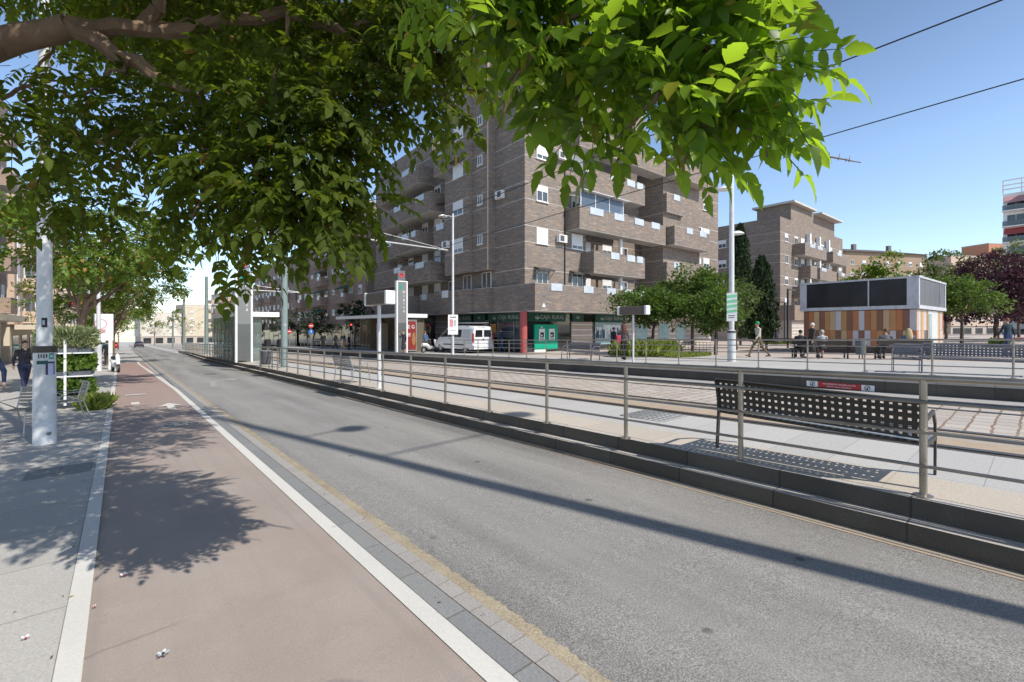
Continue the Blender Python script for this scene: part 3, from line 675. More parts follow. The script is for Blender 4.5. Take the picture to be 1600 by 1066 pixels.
# ---------------------------------------------------------------- platform furniture
def totem(label, base, w=.92, d=.30, h=5.45):
    t = thing('station_totem', label, 'totem', base)
    panel = plain('totem_grey_glass', (.20, .205, .205), .25, .1, 1)
    lower = plain('totem_lower_panel', (.11, .117, .117), .25, .1, 1)
    b = MB(); b.box(-w / 2 + .11, w / 2 - .11, -d / 2 + .03, d / 2 - .03, 2.3, h - .08); b.build('upper_panel', panel, t)
    b = MB(); b.box(-w / 2 + .11, w / 2 - .11, -d / 2 + .035, d / 2 - .035, .1, 2.297); b.build('lower_panel', lower, t)
    for sx in (-1, 1):
        b = MB(); x = sx * (w / 2 - .055); b.box(x - .055, x + .055, -d / 2, d / 2, 0, h); b.build('side_fin', MAT['white'], t, bevel=.01)
    b = MB(); b.box(-w / 2 + .108, w / 2 - .108, -d / 2, d / 2, h - .08, h); b.build('cap', MAT['white'], t)
    b = MB(); b.box(-.30, .30, -.05, .05, h + .002, h + .78); cb = b.build('logo_block', clear_glass('logo_glass', (.72, .74, .78), .45), t)
    lg = MB(mp=lambda x, z, y: (x, y, h + .42 + z)); rm = plain('logo_red', (.50, .06, .06), .4, .06)
    for x0 in (-.135, 0, .135):
        for pl in ring(x0, .05, .115, .075, 14): lg.add([(x, z, -.056) for x, z in pl], [(0, 1, 2, 3)])
    lg.add([(x, z, -.057) for x, z in [(-.15, .02), (.15, .02), (.09, -.22), (.04, -.1), (0, -.25), (-.04, -.1), (-.09, -.22)]], [(0, 1, 2, 3, 4, 5, 6)])
    lg.build('logo', rm, cb, fix=False)
    am = plain('emblem_green', (.0, .33, .22), .5, .05)
    lg = MB(mp=lambda x, z, y: (x, y, h - .42 + z))
    for pl in ([(-.16, -.16), (-.08, -.16), (.03, .17), (-.03, .17)], [(.16, -.16), (.08, -.16), (-.03, .17), (.03, .17)], [(-.06, -.13), (.06, -.13), (.0, .0)], [(-.15, -.24), (.15, -.24), (.15, -.2), (-.15, -.2)]):
        lg.add([(x - .13, z, -d / 2 + .022) for x, z in pl], [tuple(range(len(pl)))])
    lg.build('emblem', am, t, fix=False)
    text('H\ní\np\ni\nc\na', .30, MAT['white'], t, (.15, -d / 2 + .022, h - 1.55), (R(90), 0, 0), 'station_name', space=.95)
    return t
tot2 = totem('grey station totem with a red logo block beside the far shelter', (16.05, 31.5, g(31.5) + .488))
tot1 = dup(tot2, (5.62, 31.4, g(31.4) + .335), 0, 'grey station totem in front of the near glass shelter, half under leaves')
def info_post(label, base, ph=2.35, pr=.05):
    t = thing('information_display', label, 'information display', base)
    b = MB(); b.lathe([(.11, 0), (.11, .012), (pr, .015), (pr, ph)], 16); b.build('post', MAT['polewhite'], t, True)
    b = MB(); b.box(-.13, .13, -.60, .60, ph - .02, ph + .33); b.build('display', plain('led_display_brown', (.125, .105, .09), .35, .25, 9, fine=.3), t, bevel=.03)
    for sy in (-1, 1):
        b = MB(); b.box(-.14, .14, sy * .66 - .058, sy * .66 + .058, ph - .03, ph + .34); b.build('end_cap', MAT['white'], t, bevel=.03)
    b = MB()
    for k in range(26):
        y = -.5 + k * .04
        for r_ in range(5):
            if random.random() < .38: b.box(-.134, -.1305, y, y + .025, ph + .06 + r_ * .045, ph + .085 + r_ * .045)
    b.build('led_segments', plain('led_unlit', (.20, .17, .145), .5), t)
    return t
info_post('double sided information display on a white post, near platform', (5.42, 11.95, g(11.95) + .335), 2.32)
info_post('double sided information display on a post before the plaza trees', (16.05, 11.0, g(11) + .488), 2.05, .045)
def shelter(label, x0, x1, y0, y1, zrel, side, canopy_z=2.85, depth=None, glassm=None):
    base = Vector(((x0 + x1) / 2, y0, g((y0 + y1) / 2) + zrel)); t = thing('tram_shelter', label, 'tram shelter', base)
    X0, X1, L = x0 - base.x, x1 - base.x, y1 - y0; cz = canopy_z
    b = MB(); b.box(X0 - .1, X1 + .1, -.3, L, cz, cz + .07); b.build('canopy', plain('canopy_underside', (.42, .37, .28), .5, .08, 1), t)
    b = MB(); b.box(X0 - .13, X1 + .13, -.34, -.302, cz - .06, cz + .24); b.box(X0 - .14, X0 - .102, -.30, L, cz - .05, cz + .22); b.box(X1 + .102, X1 + .14, -.30, L, cz - .05, cz + .22); b.build('fascia', MAT['white'], t)
    bx = X0 if side < 0 else X1
    n = max(2, int(L / 1.5))
    for i in range(n):
        ya, yb = L * i / n + .04, L * (i + 1) / n - .04
        b = MB(); b.box(bx - .012, bx + .012, ya, yb, .12, cz - .06); b.build('glass_panel', glassm or MAT['clear'], t)
    for i in range(n + 1):
        y = L * i / n; b = MB(); b.box(bx - .03, bx + .03, y - .03, y + .03, 0, cz); b.build('post', MAT['steel'], t)
    for y in (0.0, L * .55):
        b = MB(); w = (X1 - X0) * .62; e = bx + (w if side < 0 else -w)
        b.box(min(bx, e), max(bx, e), y - .012, y + .012, .12, cz - .06); b.build('end_glass', glassm or MAT['clear'], t)
    return t, base
sh1, _ = shelter('glass tram shelter with white canopy behind the near totem', 5.45, 7.6, 32.3, 41.5, .335, -1, 2.95)
b = MB(); b.box(-.5, .5, 0, .5, 0, 2.6); b.build('machine_cabinet', plain('cabinet_brown_grey', (.17, .15, .125), .5, .15, 2), sh1, loc=(-.5, 1.9, 0))
sh2, _ = shelter('tram shelter with beige canopy and red advertisement on the far platform', 16.25, 18.6, 32.6, 45.5, .488, 1, 2.95, glassm=clear_glass('bronze_pane', (.72, .62, .48), .55))
b = MB(); b.box(-.55, .35, 0, .4, 0, 2.5); b.build('machine_cabinet', plain('cabinet_beige', (.36, .30, .23), .5, .15, 2), sh2, loc=(.2, 5.2, 0))
b = MB(); b.box(-.62, .62, -.1, .1, .35, 2.6); ad = b.build('advertisement', MAT['adred'], sh2, loc=(-.25, -.05, 0))
b = MB(); b.box(-.70, .70, -.09, .09, .25, .347); b.box(-.70, .70, -.09, .09, 2.603, 2.75); b.box(-.70, -.623, -.11, .11, .25, 2.75); b.box(.623, .70, -.11, .11, .25, 2.75); b.build('advertisement_frame', MAT['galv'], sh2, loc=(-.25, -.05, 0))
text('FIVE G', .40, MAT['white'], ad, (-.05, -.106, 2.15), (R(90), 0, 0))
b = MB(); b.ball((.44, -.1, 1.2), .20, 14, 0, (.8, .04, 2.6)); b.build('burger_picture', plain('ad_ochre', (.34, .17, .06)), ad, True)
for k in range(3):
    b = MB(); b.box(-.45, .15, -.108, -.101, 1.62 - k * .1, 1.66 - k * .1); b.build('print_line', MAT['white'], ad)
def validator(label, x, y, zr):
    t = thing('ticket_validator', label, 'ticket validator', (x, y, g(y) + zr), R(20))
    b = MB(); b.box(-.05, .05, -.06, .06, 0, .95); b.build('stand', MAT['steel'], t, bevel=.01)
    b = MB(); b.prism([(-.13, .9), (.13, .9), (.13, 1.3), (-.05, 1.38), (-.13, 1.3)], 'x', -.13, .13); b.build('head', MAT['black'], t, bevel=.01)
validator('black ticket validator on the near platform by the totem', 6.3, 28.6, .335)
validator('black ticket validator between the railing and the mast', 6.55, 26.9, .335)
# ---------------------------------------------------------------- buildings
BR1 = brick('mottled_brown_brick', [(.075, .055, .046), (.155, .14, .135), (.19, .14, .108), (.28, .205, .155), (.37, .295, .235)])
BR2 = brick('warm_brown_brick', [(.16, .105, .08), (.24, .17, .13), (.30, .215, .165), (.36, .275, .22)])
BRP = brick('pinkish_brick', [(.24, .16, .125), (.31, .215, .17), (.36, .26, .21)], (.40, .34, .30))
BRO = brick('ochre_brick', [(.26, .18, .125), (.33, .235, .165), (.38, .28, .20)], (.38, .32, .26))
def MPR(y0=0): return lambda a, o, z: (a, y0 - o, z)          # wall that faces -Y, a along X, o outward
def MPL(x0=0): return lambda a, o, z: (x0 - o, a, z)          # wall that faces -X, a along Y, o outward
def box_part(name, parent, m, x0, x1, y0, y1, z0, z1, mp=None):
    b = MB(mp); b.box(x0, x1, y0, y1, z0, z1); return b.build(name, m, parent)
def window(par, mp, a0, a1, z0, z1, blind=.0, o=0, bars=1, awn=None, fm=None, detail=True):
    b = MB(mp); fw = .055
    b.box(a0, a0 + fw, o, o + .05, z0, z1); b.box(a1 - fw, a1, o, o + .05, z0, z1)
    b.box(a0 + fw, a1 - fw, o, o + .05, z0, z0 + fw); b.box(a0 + fw, a1 - fw, o, o + .05, z1 - fw, z1)
    for k in range(bars):
        x = a0 + (a1 - a0) * (k + 1) / (bars + 1); b.box(x - fw * .5, x + fw * .5, o, o + .045, z0 + fw, z1 - fw)
    b.box(a0 - .06, a1 + .06, o, o + .10, z0 - .06, z0 - .003)
    w = b.build('window', fm or MAT['white'], par)
    zb = z1 - fw - (z1 - z0 - 2 * fw) * blind
    if blind < .99:
        b = MB(mp); b.box(a0 + fw, a1 - fw, o, o + .022, z0 + fw, zb); b.build('pane', MAT['glass'], w)
    if blind > .01:
        b = MB(mp); b.box(a0 + fw * .6, a1 - fw * .6, o, o + .052, zb, z1 - fw * .6); b.build('blind', MAT['blind'], w)
    if awn:
        b = MB(mp); d = awn
        b.add([(a0 - .25, o + .02, z1 + .22), (a1 + .25, o + .02, z1 + .22), (a1 + .25, o + d, z1 + .02), (a0 - .25, o + d, z1 + .02), (a0 - .25, o + d, z1 - .10), (a1 + .25, o + d, z1 - .10)], [(0, 1, 2, 3), (3, 2, 5, 4)])
        b.tube([(a0 - .2, o + d, z1), (a0 - .2, o + .03, z1 - .55)], .02, 6); b.tube([(a1 + .2, o + d, z1), (a1 + .2, o + .03, z1 - .55)], .02, 6)
        b.build('awning', plain('awning_charcoal', (.07, .065, .06), .8), par)
    return w
def balcony(par, mp, a0, a1, depth, z0, z1, m, o=0, th=.14, panels=(), soff=True, side=(True, True)):
    """solid brick parapet balcony: front, two ends, a slab"""
    b = MB(mp); d = o + depth
    b.box(a0, a1, d - th, d, z0, z1)
    if side[0]: b.box(a0, a0 + th, o, d - th - .001, z0, z1)
    if side[1]: b.box(a1 - th, a1, o, d - th - .001, z0, z1)
    b.box(a0 + th, a1 - th, o, d - th - .001, z0 + .06, z0 + .22)
    bl = b.build('balcony', m, par)
    b = MB(mp); b.box(a0 + .01, a1 - .01, o, d - .01, z0 - .035, z0 - .003); b.build('soffit', MAT['soffit'], bl)
    b = MB(mp); b.box(a0 - .01, a1 + .01, d - th - .01, d + .015, z1 + .002, z1 + .04); b.build('coping', MAT['stepedge'], bl)
    for p0, p1 in panels:
        b = MB(mp); b.box(p0, p1, d + .003, d + .04, z1 - .42, z1 + .10); b.build('parapet_panel', MAT['pglass'], bl)
    return bl
def courses(par, mp, a0, a1, zs, o=0, h=.045):
    b = MB(mp)
    for z in zs: b.box(a0, a1, o, o + .012, z - h / 2, z + h / 2)
    return b.build('string_course', plain('pale_string_course', (.50, .48, .46), .8, .1), par)
LV = [4.72, 7.72, 10.72, 13.72, 16.72, 19.72]
CZ = [z for l in LV for z in (l, l + 1.15)]
B1 = thing('apartment_building', 'big brown brick apartment block with green bank shops at street level', 'building', (21.13, 23.24, g(23.2) + .48), R(-2))
rr_, ll_ = MPR(), MPL()
box_part('wall', B1, BR1, 0, 6.2, 0, 9.17, 2.9, 23.2)
box_part('wall', B1, BR1, 6.2, 15.1, 1.5, 20, 2.9, 20.2)
box_part('wall', B1, BR1, 15.1, 26.8, 0, 20, 2.9, 17.0)
box_part('wall', B1, BR1, -.65, -.002, 3.45, 5.5, 6.05, 23.3)
box_part('wall', B1, BR1, -.97, -.003, 5.5, 9.17, 6.05, 23.4)
box_part('wall', B1, BR1, .6, 12, 9.17, 24.3, 2.9, 18.4)
box_part('wall', B1, BR1, 1.6, 12, 16.0, 30.0, 2.9, 20.6)
box_part('penthouse', B1, BR1, 4, 12, 10.5, 15, 18.4, 21.2)
lit = plain('painted_sun_strip', (.58, .47, .36), .8, .1, 2)  # paler colour stands in for sunlight on the bay's return edge
box_part('painted_sun_edge', B1, lit, 3.44, 3.53, -.67, -.62, 6.06, 23.2, lambda a, o, z: (o, a, z))
courses(B1, rr_, 0, 6.2, CZ[1:]); courses(B1, ll_, 0, 3.44, CZ[1:]); courses(B1, MPL(-.65), 3.46, 5.5, CZ[2:]); courses(B1, MPL(-.97), 5.5, 9.17, CZ[2:])
courses(B1, MPR(0), 21.3, 26.8, CZ[:8]); courses(B1, MPR(1.5), 6.2, 15.1, CZ[2:10])
courses(B1, lambda a, o, z: (15.1 - o, a, z), -1.0, 1.5, CZ[:6]); courses(B1, MPL(.6), 9.2, 24, CZ[:10])
box_part('downpipe', B1, MAT['black'], 3.82, 3.90, .0, .07, 4.75, 23, rr_)
box_part('wall', B1, BR1, 15.1, 21.2, -1.0, -.002, 5.9, 16.9)
for i, z in enumerate(LV):
    window(B1, rr_, 1.07, 2.15, z, z + 1.12, [.15, 1, .35, .75, .9, .6][i], bars=1, awn=.55 if i == 0 else None)
    window(B1, rr_, 4.62, 5.80, z, z + 1.12, [.0, .8, .5, .7, .9, .6][i], bars=1, awn=.55 if i == 0 else None)
    if i:
        window(B1, MPL(-.97), 6.35, 7.8, z, z + 1.12, [0, .75, .6, 1, .8, .8][i], bars=1, awn=.7 if i == 3 else None)
        window(B1, MPL(-.65), 4.15, 4.75, z + .35, z + 1.05, 0, bars=1)
    else:
        window(B1, ll_, 3.9, 5.1, z + .0, z + 1.3, 0, bars=1); window(B1, ll_, 6.6, 7.8, z + .0, z + 1.3, 0, bars=1)
    if i < 4:
        window(B1, MPR(0), 23.7, 24.9, z, z + 1.12, [.4, .5, 1, .6][i]); window(B1, MPR(1.0), 17.9, 19.3, z - .9, z + 1.15, .3, bars=1)
        window(B1, MPR(1.5), 9.9 , 11.1, z - .8, z + 1.15, .25); window(B1, MPR(1.5), 12.3, 13.3, z - .3, z + 1.15, .0); window(B1, MPR(1.5), 7.1, 8.4, z - .7, z + 1.1, .6)
    if i < 4:
        for k, bb in enumerate((10.0, 12.6, 15.0, 18.0, 20.6)):
            window(B1, MPL(.6), bb, bb + 1.1, z - (.9 if k % 2 == 0 else 0), z + 1.12, [.0, .7, .4, 1, .2][(k + i) % 5])
    b = MB(rr_); b.cyl((9.75, .55, z - 1.7), (9.75, .55, z + 1.25), .16, None, 12); b.build('white_column', MAT['white'], B1, True) if i < 4 else None
# parapet that runs round the first floor
par = MB()
for (x0, x1, y0, y1) in [(-.3, 26.8, -1.40, -1.24), (-.3, -.14, -1.239, 3.45), (-.66, -.50, 3.45, 5.5), (-.97, -.81, 5.5, 9.9), (-.499, -.14, 3.45, 3.6), (-.809, -.50, 5.5, 5.65), (-.809, .6, 9.75, 9.9)]:
    par.box(x0, x1, y0, y1, 2.93, 4.70)
par.build('parapet', BR1, B1)
par = MB(); par.box(-.28, 26.78, -1.38, 0.8, 2.88, 2.927); par.box(-.28, .8, .802, 3.4, 2.88, 2.927); par.box(-.8, .8, 3.402, 9.7, 2.88, 2.927); par.build('soffit', MAT['soffit'], B1)
par = MB(); par.box(-.32, 26.8, -1.42, -1.22, 4.702, 4.74); par.box(-.32, -.12, -1.219, 3.45, 4.702, 4.74); par.box(-.68, -.48, 3.46, 5.49, 4.702, 4.74); par.box(-.99, -.79, 5.5, 9.9, 4.702, 4.74); par.build('coping', MAT['stepedge'], B1)
for a in (1.15, 4.4, 7.0, 9.2, 11.3, 13.6): box_part('parapet_panel', B1, MAT['pglass'], a, a + 1.05, 1.403, 1.44, 4.30, 4.80, rr_)
b = MB(rr_); b.prism([(.33, 3.15), (.66, 3.15), (.495, 3.45)], 'y', 1.403, 1.41); b.build('triangular_plate', MAT['white'], B1)
box_part('parapet_panel', B1, MAT['blind'], 8.6, 9.6, .973, 1.01, 4.25, 4.85, ll_)
# balconies of the sunny side: long ones alternate with short ones
for i, (z0, z1) in enumerate([(5.88, 7.50), (9.0, 10.6), (11.95, 13.55), (15.0, 16.6), (17.95, 19.5)]):
    if i % 2 == 0: balcony(B1, rr_, 5.65, 12.0, 1.3, z0, z1, BR1, panels=[(7.6, 8.6), (9.6, 10.6), (10.9, 11.7)], o=-1.45 if False else 0)
    else: balcony(B1, rr_, 4.1, 15.05, 1.3, z0, z1, BR1, panels=[(5.2, 6.7), (8.0, 9.2), (10.6, 11.8), (12.9, 14.1)])
    if i < 4:
        if i % 2: balcony(B1, MPR(-1.0), 15.3, 21.3, 1.0, z0, z1, BR1, panels=[(17.2, 18.2), (19.4, 20.6)])
        else: balcony(B1, MPR(-1.0), 15.12, 18.0, .35, z0, z1, BR1, panels=[(16.2, 17.2)])
box_part('glazed_screen', B1, clear_glass('screen_glass', (.55, .68, .85), .5), 4.3, 9.2, 1.2, 1.22, 10.62, 11.7, rr_)
b = MB(rr_)
for a in (4.3, 5.9, 7.5, 9.2): b.box(a - .03, a + .03, 1.18, 1.25, 10.62, 11.75)
b.box(4.1, 9.6, .1, 1.6, 11.76, 11.8); b.build('screen_frame', MAT['white'], B1)
# balconies of the shaded side
for i, (z0, z1) in enumerate([(5.88, 7.50), (8.88, 10.5), (11.88, 13.5), (14.88, 16.5)]):
    if i % 2 == 0: balcony(B1, MPL(.6), 10.9, 23.5, 1.9, z0, z1, BR1, panels=[(12.2, 13.8), (17, 18.4)])
    else:
        balcony(B1, MPL(.6), 13.3, 18.5, 1.9, z0, z1, BR1, panels=[(13.8, 14.6), (15.2, 16.6)]); balcony(B1, MPL(.6), 18.9, 24.0, 1.5, z0, z1, BR1, panels=[(20, 21.2)])
        balcony(B1, MPL(.6), 9.19, 11.2, 1.5, z0, z1, BR1, panels=[(9.5, 10.7)])
balcony(B1, MPL(.6), 9.91, 14.5, 1.2, 2.93, 4.7, BR1, panels=[(13, 14)]); balcony(B1, MPL(.6), 14.9, 24, 1.9, 2.93, 4.7, BR1, panels=[(17, 18.2)])
b = MB(ll_); b.add([(10.6, -.5, 13.2 - .3), (13.6, -.5, 12.9), (13.6, .9, 12.4), (10.6, .9, 12.4)], [(0, 1, 2, 3)]); b.build('awning', plain('awning_charcoal', (.07, .065, .06)), B1)
for a, z, mp_ in ((3.0, 8.0, rr_), (3.0, 14.1, rr_), (5.0, 11.1, MPR(0)), (21.9, 8.1, rr_), (22.2, 11.2, rr_), (11.6, 11.0, MPR(1.5)), (8.3, 8.3, MPL(-.97)), (2.2, 11.2, ll_), (11.2, 10.9, MPL(.6)), (16.8, 10.8, MPL(.6))):
    b = MB(mp_); b.box(a, a + .8, .05, .36, z, z + .55); ac = b.build('air_conditioner', MAT['white'], B1)
    b = MB(mp_); b.box(a + .08, a + .5, .362, .37, z + .07, z + .48); b.build('grille', MAT['darkmetal'], ac)
# bank shops on the ground floor
SG = MAT['signgreen']; lett = plain('sign_letters', (.36, .40, .38), .5, .05)
wallb = plain('shop_wall_band', (.44, .38, .33), .8, .1, 2)
box_part('shop_front', B1, MAT['darkglass'], .75, 12.0, .75, 24, 0, 2.88)
box_part('shop_wall', B1, wallb, 12.0, 26.6, .7, 24, 0, 2.879)
b = MB(MPR(.7))
for k in range(6): b.box(12.01, 26.6, .0, .012, .25 + k * .45, .31 + k * .45)
b.build('string_course', MAT['white'], B1)
for a, c in ((13.5, 15.2), (17, 18.6), (20, 21.6)): box_part('shop_window', B1, plain('pale_shop_pane', (.28, .42, .45), .2), a, c, -.69, -.66, .5, 2.2, rr_)
fr = MPR(.75); fl = MPL(.75)
def leaf_emblem(par, mp, a, o, z, s, m, flip=1):
    b = MB(mp)
    for an in (-.9, 0, .9):
        ca, sa = math.cos(an), math.sin(an)
        pts = [(0, -.5), (.16, -.1), (0, .5), (-.16, -.1)]
        b.add([(a + flip * s * (x * ca + (y + .5) * sa), o, z + s * (-x * sa + (y + .5) * ca) - .5 * s) for x, y in pts], [(0, 1, 2, 3)])
    b.build('emblem', m, par, fix=False)
def bank_sign(mp, rot, a0, a1, ztext, flip, tx=True):
    sg = box_part('sign_band', B1, SG, a0, a1, .05, .16, 2.22, 2.86, mp)
    leaf_emblem(sg, mp, a0 + (.85 if flip > 0 else a1 - a0 - .85), .163, 2.54, .36, lett, flip)
    if tx:
        c = (a0 + a1) / 2 + flip * .40
        for wd, dx in (('CAJA', -.66), ('RURAL', .66)): text(wd, .42, lett, sg, mp(c + flip * dx, .163, 2.53), rot, ext=.004)
    return sg
RR, RL = (R(90), 0, 0), (R(90), 0, R(-90))
bank_sign(fr, RR, .85, 4.6, 2.55, 1); bank_sign(fr, RR, 8.0, 11.8, 2.55, 1)
bank_sign(fl, RL, .9, 5.2, 2.55, -1); bank_sign(fl, RL, 7.6, 11.0, 2.55, -1)
sg = box_part('sign_band', B1, SG, 5.35, 6.6, .05, .16, 2.25, 2.86, fr); leaf_emblem(sg, fr, 5.95, .163, 2.6, .3, lett)
sg = box_part('sign_band', B1, SG, 5.6, 7.2, .05, .16, 2.25, 2.86, fl); leaf_emblem(sg, fl, 6.4, .163, 2.6, .3, lett)
box_part('pier', B1, wallb, 5.3, 7.7, .02, .10, 0, 2.22, fr)
b = MB(fr)
for k in range(5): b.box(5.3, 7.7, .1, .11, .3 + k * .42, .36 + k * .42)
b.build('string_course', MAT['white'], B1)
box_part('glass_pane', B1, plain('pale_shop_pane', (.28, .42, .45), .2), 8.1, 11.6, .03, .05, .35, 2.2, fr)
sky_ = plain('window_film_blue', (.06, .12, .20), .3); wf = plain('window_film_white', (.62, .70, .74), .3)
box_part('window_film', B1, wf, 9.1, 11.3, .052, .056, .9, 2.0, fr); box_part('window_film', B1, wf, 8.1, 8.9, .052, .056, .9, 1.8, fr)
random.seed(5); b = MB(fr)
for k in range(34):
    a = 8.12 + random.random() * 3.0; w = .05 + random.random() * .11; b.box(a, a + w, .057, .060, .9, 1.05 + random.random() * .75)
b.build('skyline_print', sky_, B1)
# door and windows of the shaded shops
for a0, a1 in ((1.2, 2.0), (2.1, 3.9)): box_part('glass_pane', B1, MAT['glass'], a0, a1, .02, .05, .2, 2.15, fl)
b = MB(fl)
for a in (1.15, 2.02, 3.95, 4.9): b.box(a, a + .07, .02, .09, 0, 2.2)
for k in range(4): b.box(2.1, 5.2, .052, .062, 1.05 + k * .13, 1.10 + k * .13)
b.build('door_frame', MAT['galv'], B1)
box_part('pier', B1, BR1, 5.2, 5.9, .02, .14, 0, 2.2, fl); box_part('pier', B1, BR1, 11.0, 13.6, .02, .14, 0, 2.87, fl); box_part('pier', B1, BR1, 16.6, 19, .02, .14, 0, 2.87, fl)
b = MB(fl)
for a0, a1 in ((5.2, 5.9), (11, 13.6), (16.6, 19)):
    for k in range(5): b.box(a0, a1, .14, .15, .35 + k * .48, .40 + k * .48)
b.build('string_course', MAT['stepedge'], B1)
dk = plain('entrance_fascia', (.05, .06, .05), .5)
fsc = box_part('entrance_sign', B1, dk, 13.65, 16.55, .05, .3, 2.2, 2.8, fl)
b = MB(fl)
for k in range(7): b.box(14.2 + k * .26, 14.34 + k * .26, .302, .31, 2.42, 2.62)
b.build('sign_ornament', plain('leaf_green_paint', (.12, .26, .06)), fsc)
box_part('notice', B1, plain('ad_orange', (.62, .28, .07)), 4.2, 5.0, .06, .075, 1.35, 2.05, fl)
# green cash-machine wall with two machines
atm = box_part('cash_machine_wall', B1, MAT['green'], 1.45, 3.75, .02, .14, .16, 2.0, fr)
box_part('plinth', atm, MAT['white'], 1.45, 2.6, .02, .15, 0, .157, fr)
for a0 in (1.85, 2.85):
    f_ = MB(fr); f_.box(a0, a0 + .55, .142, .20, .80, 1.68); mch = f_.build('cash_machine', MAT['white'], atm)
    box_part('screen', mch, MAT['black'], a0 + .10, a0 + .45, .202, .206, 1.05, 1.42, fr); box_part('keypad', mch, MAT['galv'], a0 + .12, a0 + .42, .202, .24, .9, .98, fr)
    box_part('notice', mch, MAT['blind'], a0 + .16, a0 + .3, .207, .209, 1.12, 1.25, fr)
leaf_emblem(atm, fr, 2.15, .145, 1.83, .16, MAT['white'])
cp = at(818, 551, 31.0)
b = MB(); b.lathe([(.27, 0), (.27, .05), (.25, .06), (.25, 2.87)], 24); col_ = b.build('column', MAT['red'], B1, True)
iv = B1.matrix_basis.copy(); B1r = Matrix.Translation(B1.location) @ Matrix.Rotation(B1.rotation_euler.z, 4, 'Z')
lc = B1r.inverted() @ Vector((cp.x, cp.y, 0)); col_.location = (lc.x, lc.y, 0)
# the other blocks
def block(label, base, rz, L, Dp, H, m, floors, right=True, left=True, balc=True, wstep=3.2, name='apartment_building', cat='building', z0=3.2, roof=None, ground=None, seed=1, fh=3.0, group=None, awn=None):
    rs = random.Random(seed); t = thing(name, label, cat, base, rz, group)
    box_part('wall', t, m, 0, L, 0, Dp, z0, H)
    box_part('ground_floor', t, ground or wallb, .25, L - .1, .25, Dp - .1, 0, z0 - .003)
    for mp, ln, on in ((MPR(), L, right), (MPL(), Dp, left)):
        if not on: continue
        for a in np.arange(1.0, ln - 2.0, 4.0): box_part('shop_window', t, MAT['darkglass'], a, a + 2.6, -.24, -.21, .3, z0 - .6, mp)
        courses(t, mp, 0, ln, [z0 + 1.0 + fh * k for k in range(floors)] , 0)
        n = max(1, int(ln / wstep)); st = ln / n
        for f in range(floors):
            z = z0 + 1.0 + f * fh
            for k in range(n):
                a = st * (k + .5); isb = balc and (k % 3 != 0)
                if isb: window(t, mp, a - .75, a + .75, z - .85, z + 1.2, rs.choice([0, .3, .6]), bars=1)
                else: window(t, mp, a - .55, a + .55, z, z + 1.15, rs.choice([0, .3, .6, 1]), bars=1)
                if isb and k % 3 == 1:
                    a1 = min(a + st + .9, ln - .1); balcony(t, mp, a - .95, a1, 1.1, z - 1.05, z + .1, m, panels=[(a - .3, a + .6)])
                    if awn and rs.random() < .5:
                        b = MB(mp); b.add([(a - .9, .02, z + 1.35), (a1, .02, z + 1.35), (a1, 1.2, z + .75), (a - .9, 1.2, z + .75)], [(0, 1, 2, 3)]); b.build('awning', awn, t)
    if roof == 'slab':
        box_part('roof', t, MAT['soffit'], -.5, L + .4, -.8, Dp + .3, H + .003, H + .35)
    elif roof == 'hip':
        b = MB(); e = .6; h = 2.1
        b.add([(-e, -e, H), (L + e, -e, H), (L + e, Dp + e, H), (-e, Dp + e, H), (Dp / 2, Dp / 2, H + h), (L - Dp / 2, Dp / 2, H + h)], [(0, 1, 5, 4), (1, 2, 5), (2, 3, 4, 5), (3, 0, 4), (3, 2, 1, 0)])
        rf = b.build('roof', plain('grey_brown_roof_tiles', (.10, .085, .075), .9, .25, 3, fine=.3), t)
        for x in (L * .35, L * .8): box_part('chimney', rf, plain('chimney_render', (.18, .16, .15)), x - .5, x + .5, Dp * .4, Dp * .4 + .8, H + 1.2, H + 3.3)
    else:
        b = MB(); b.box(-.05, L + .05, -.05, Dp + .05, H + .002, H + .25); b.build('coping', MAT['stepedge'], t)
    return t
B2c = at(1219, 512, 62.0)
B2 = thing('apartment_building', 'brown brick apartment block behind the cypresses, with white roof slabs', 'building', (B2c.x, B2c.y, g(B2c.y) + .48), R(-2))
h2 = CAMH + (512 - 338) * 62 / F - (g(B2c.y) + .48)
box_part('wall', B2, BR1, 0, 26, 0, 14, 4.0, h2); box_part('wall', B2, BR1, 7, 26, 1.2, 6, h2, h2 + 3.2)
box_part('roof_slab', B2, MAT['soffit'], 6.4, 15.5, .5, 6.5, h2 + 3.203, h2 + 3.5); box_part('roof_slab', B2, MAT['soffit'], 16.2, 26.3, .0, 6.5, h2 + 2.9, h2 + 3.15)
box_part('low_wing', B2, BR2, -4, 26.2, -3.2, 14.2, 2.7, 4.6); box_part('shop_wall', B2, wallb, -3.8, 26, -2.8, 14, 0, 2.69)
b = MB(MPR(-2.8))
for k in range(6): b.box(-3.8, 26, .0, .012, .25 + k * .42, .31 + k * .42)
b.build('string_course', MAT['white'], B2)
nf = int((h2 - 4) / 3.0)
Z2 = [CAMH + (512 - y) * 62 / F - (g(B2c.y) + .48) for y in (464, 433, 403, 365)]
zz = [4.7 + 3.0 * k for k in range(nf + 1) if 4.7 + 3.0 * k < h2 - 1]
courses(B2, MPR(), 0, 26, [z for q in zz for z in (q, q + 1.15)]); courses(B2, MPL(), 0, 14, [z for q in zz for z in (q, q + 1.15)])
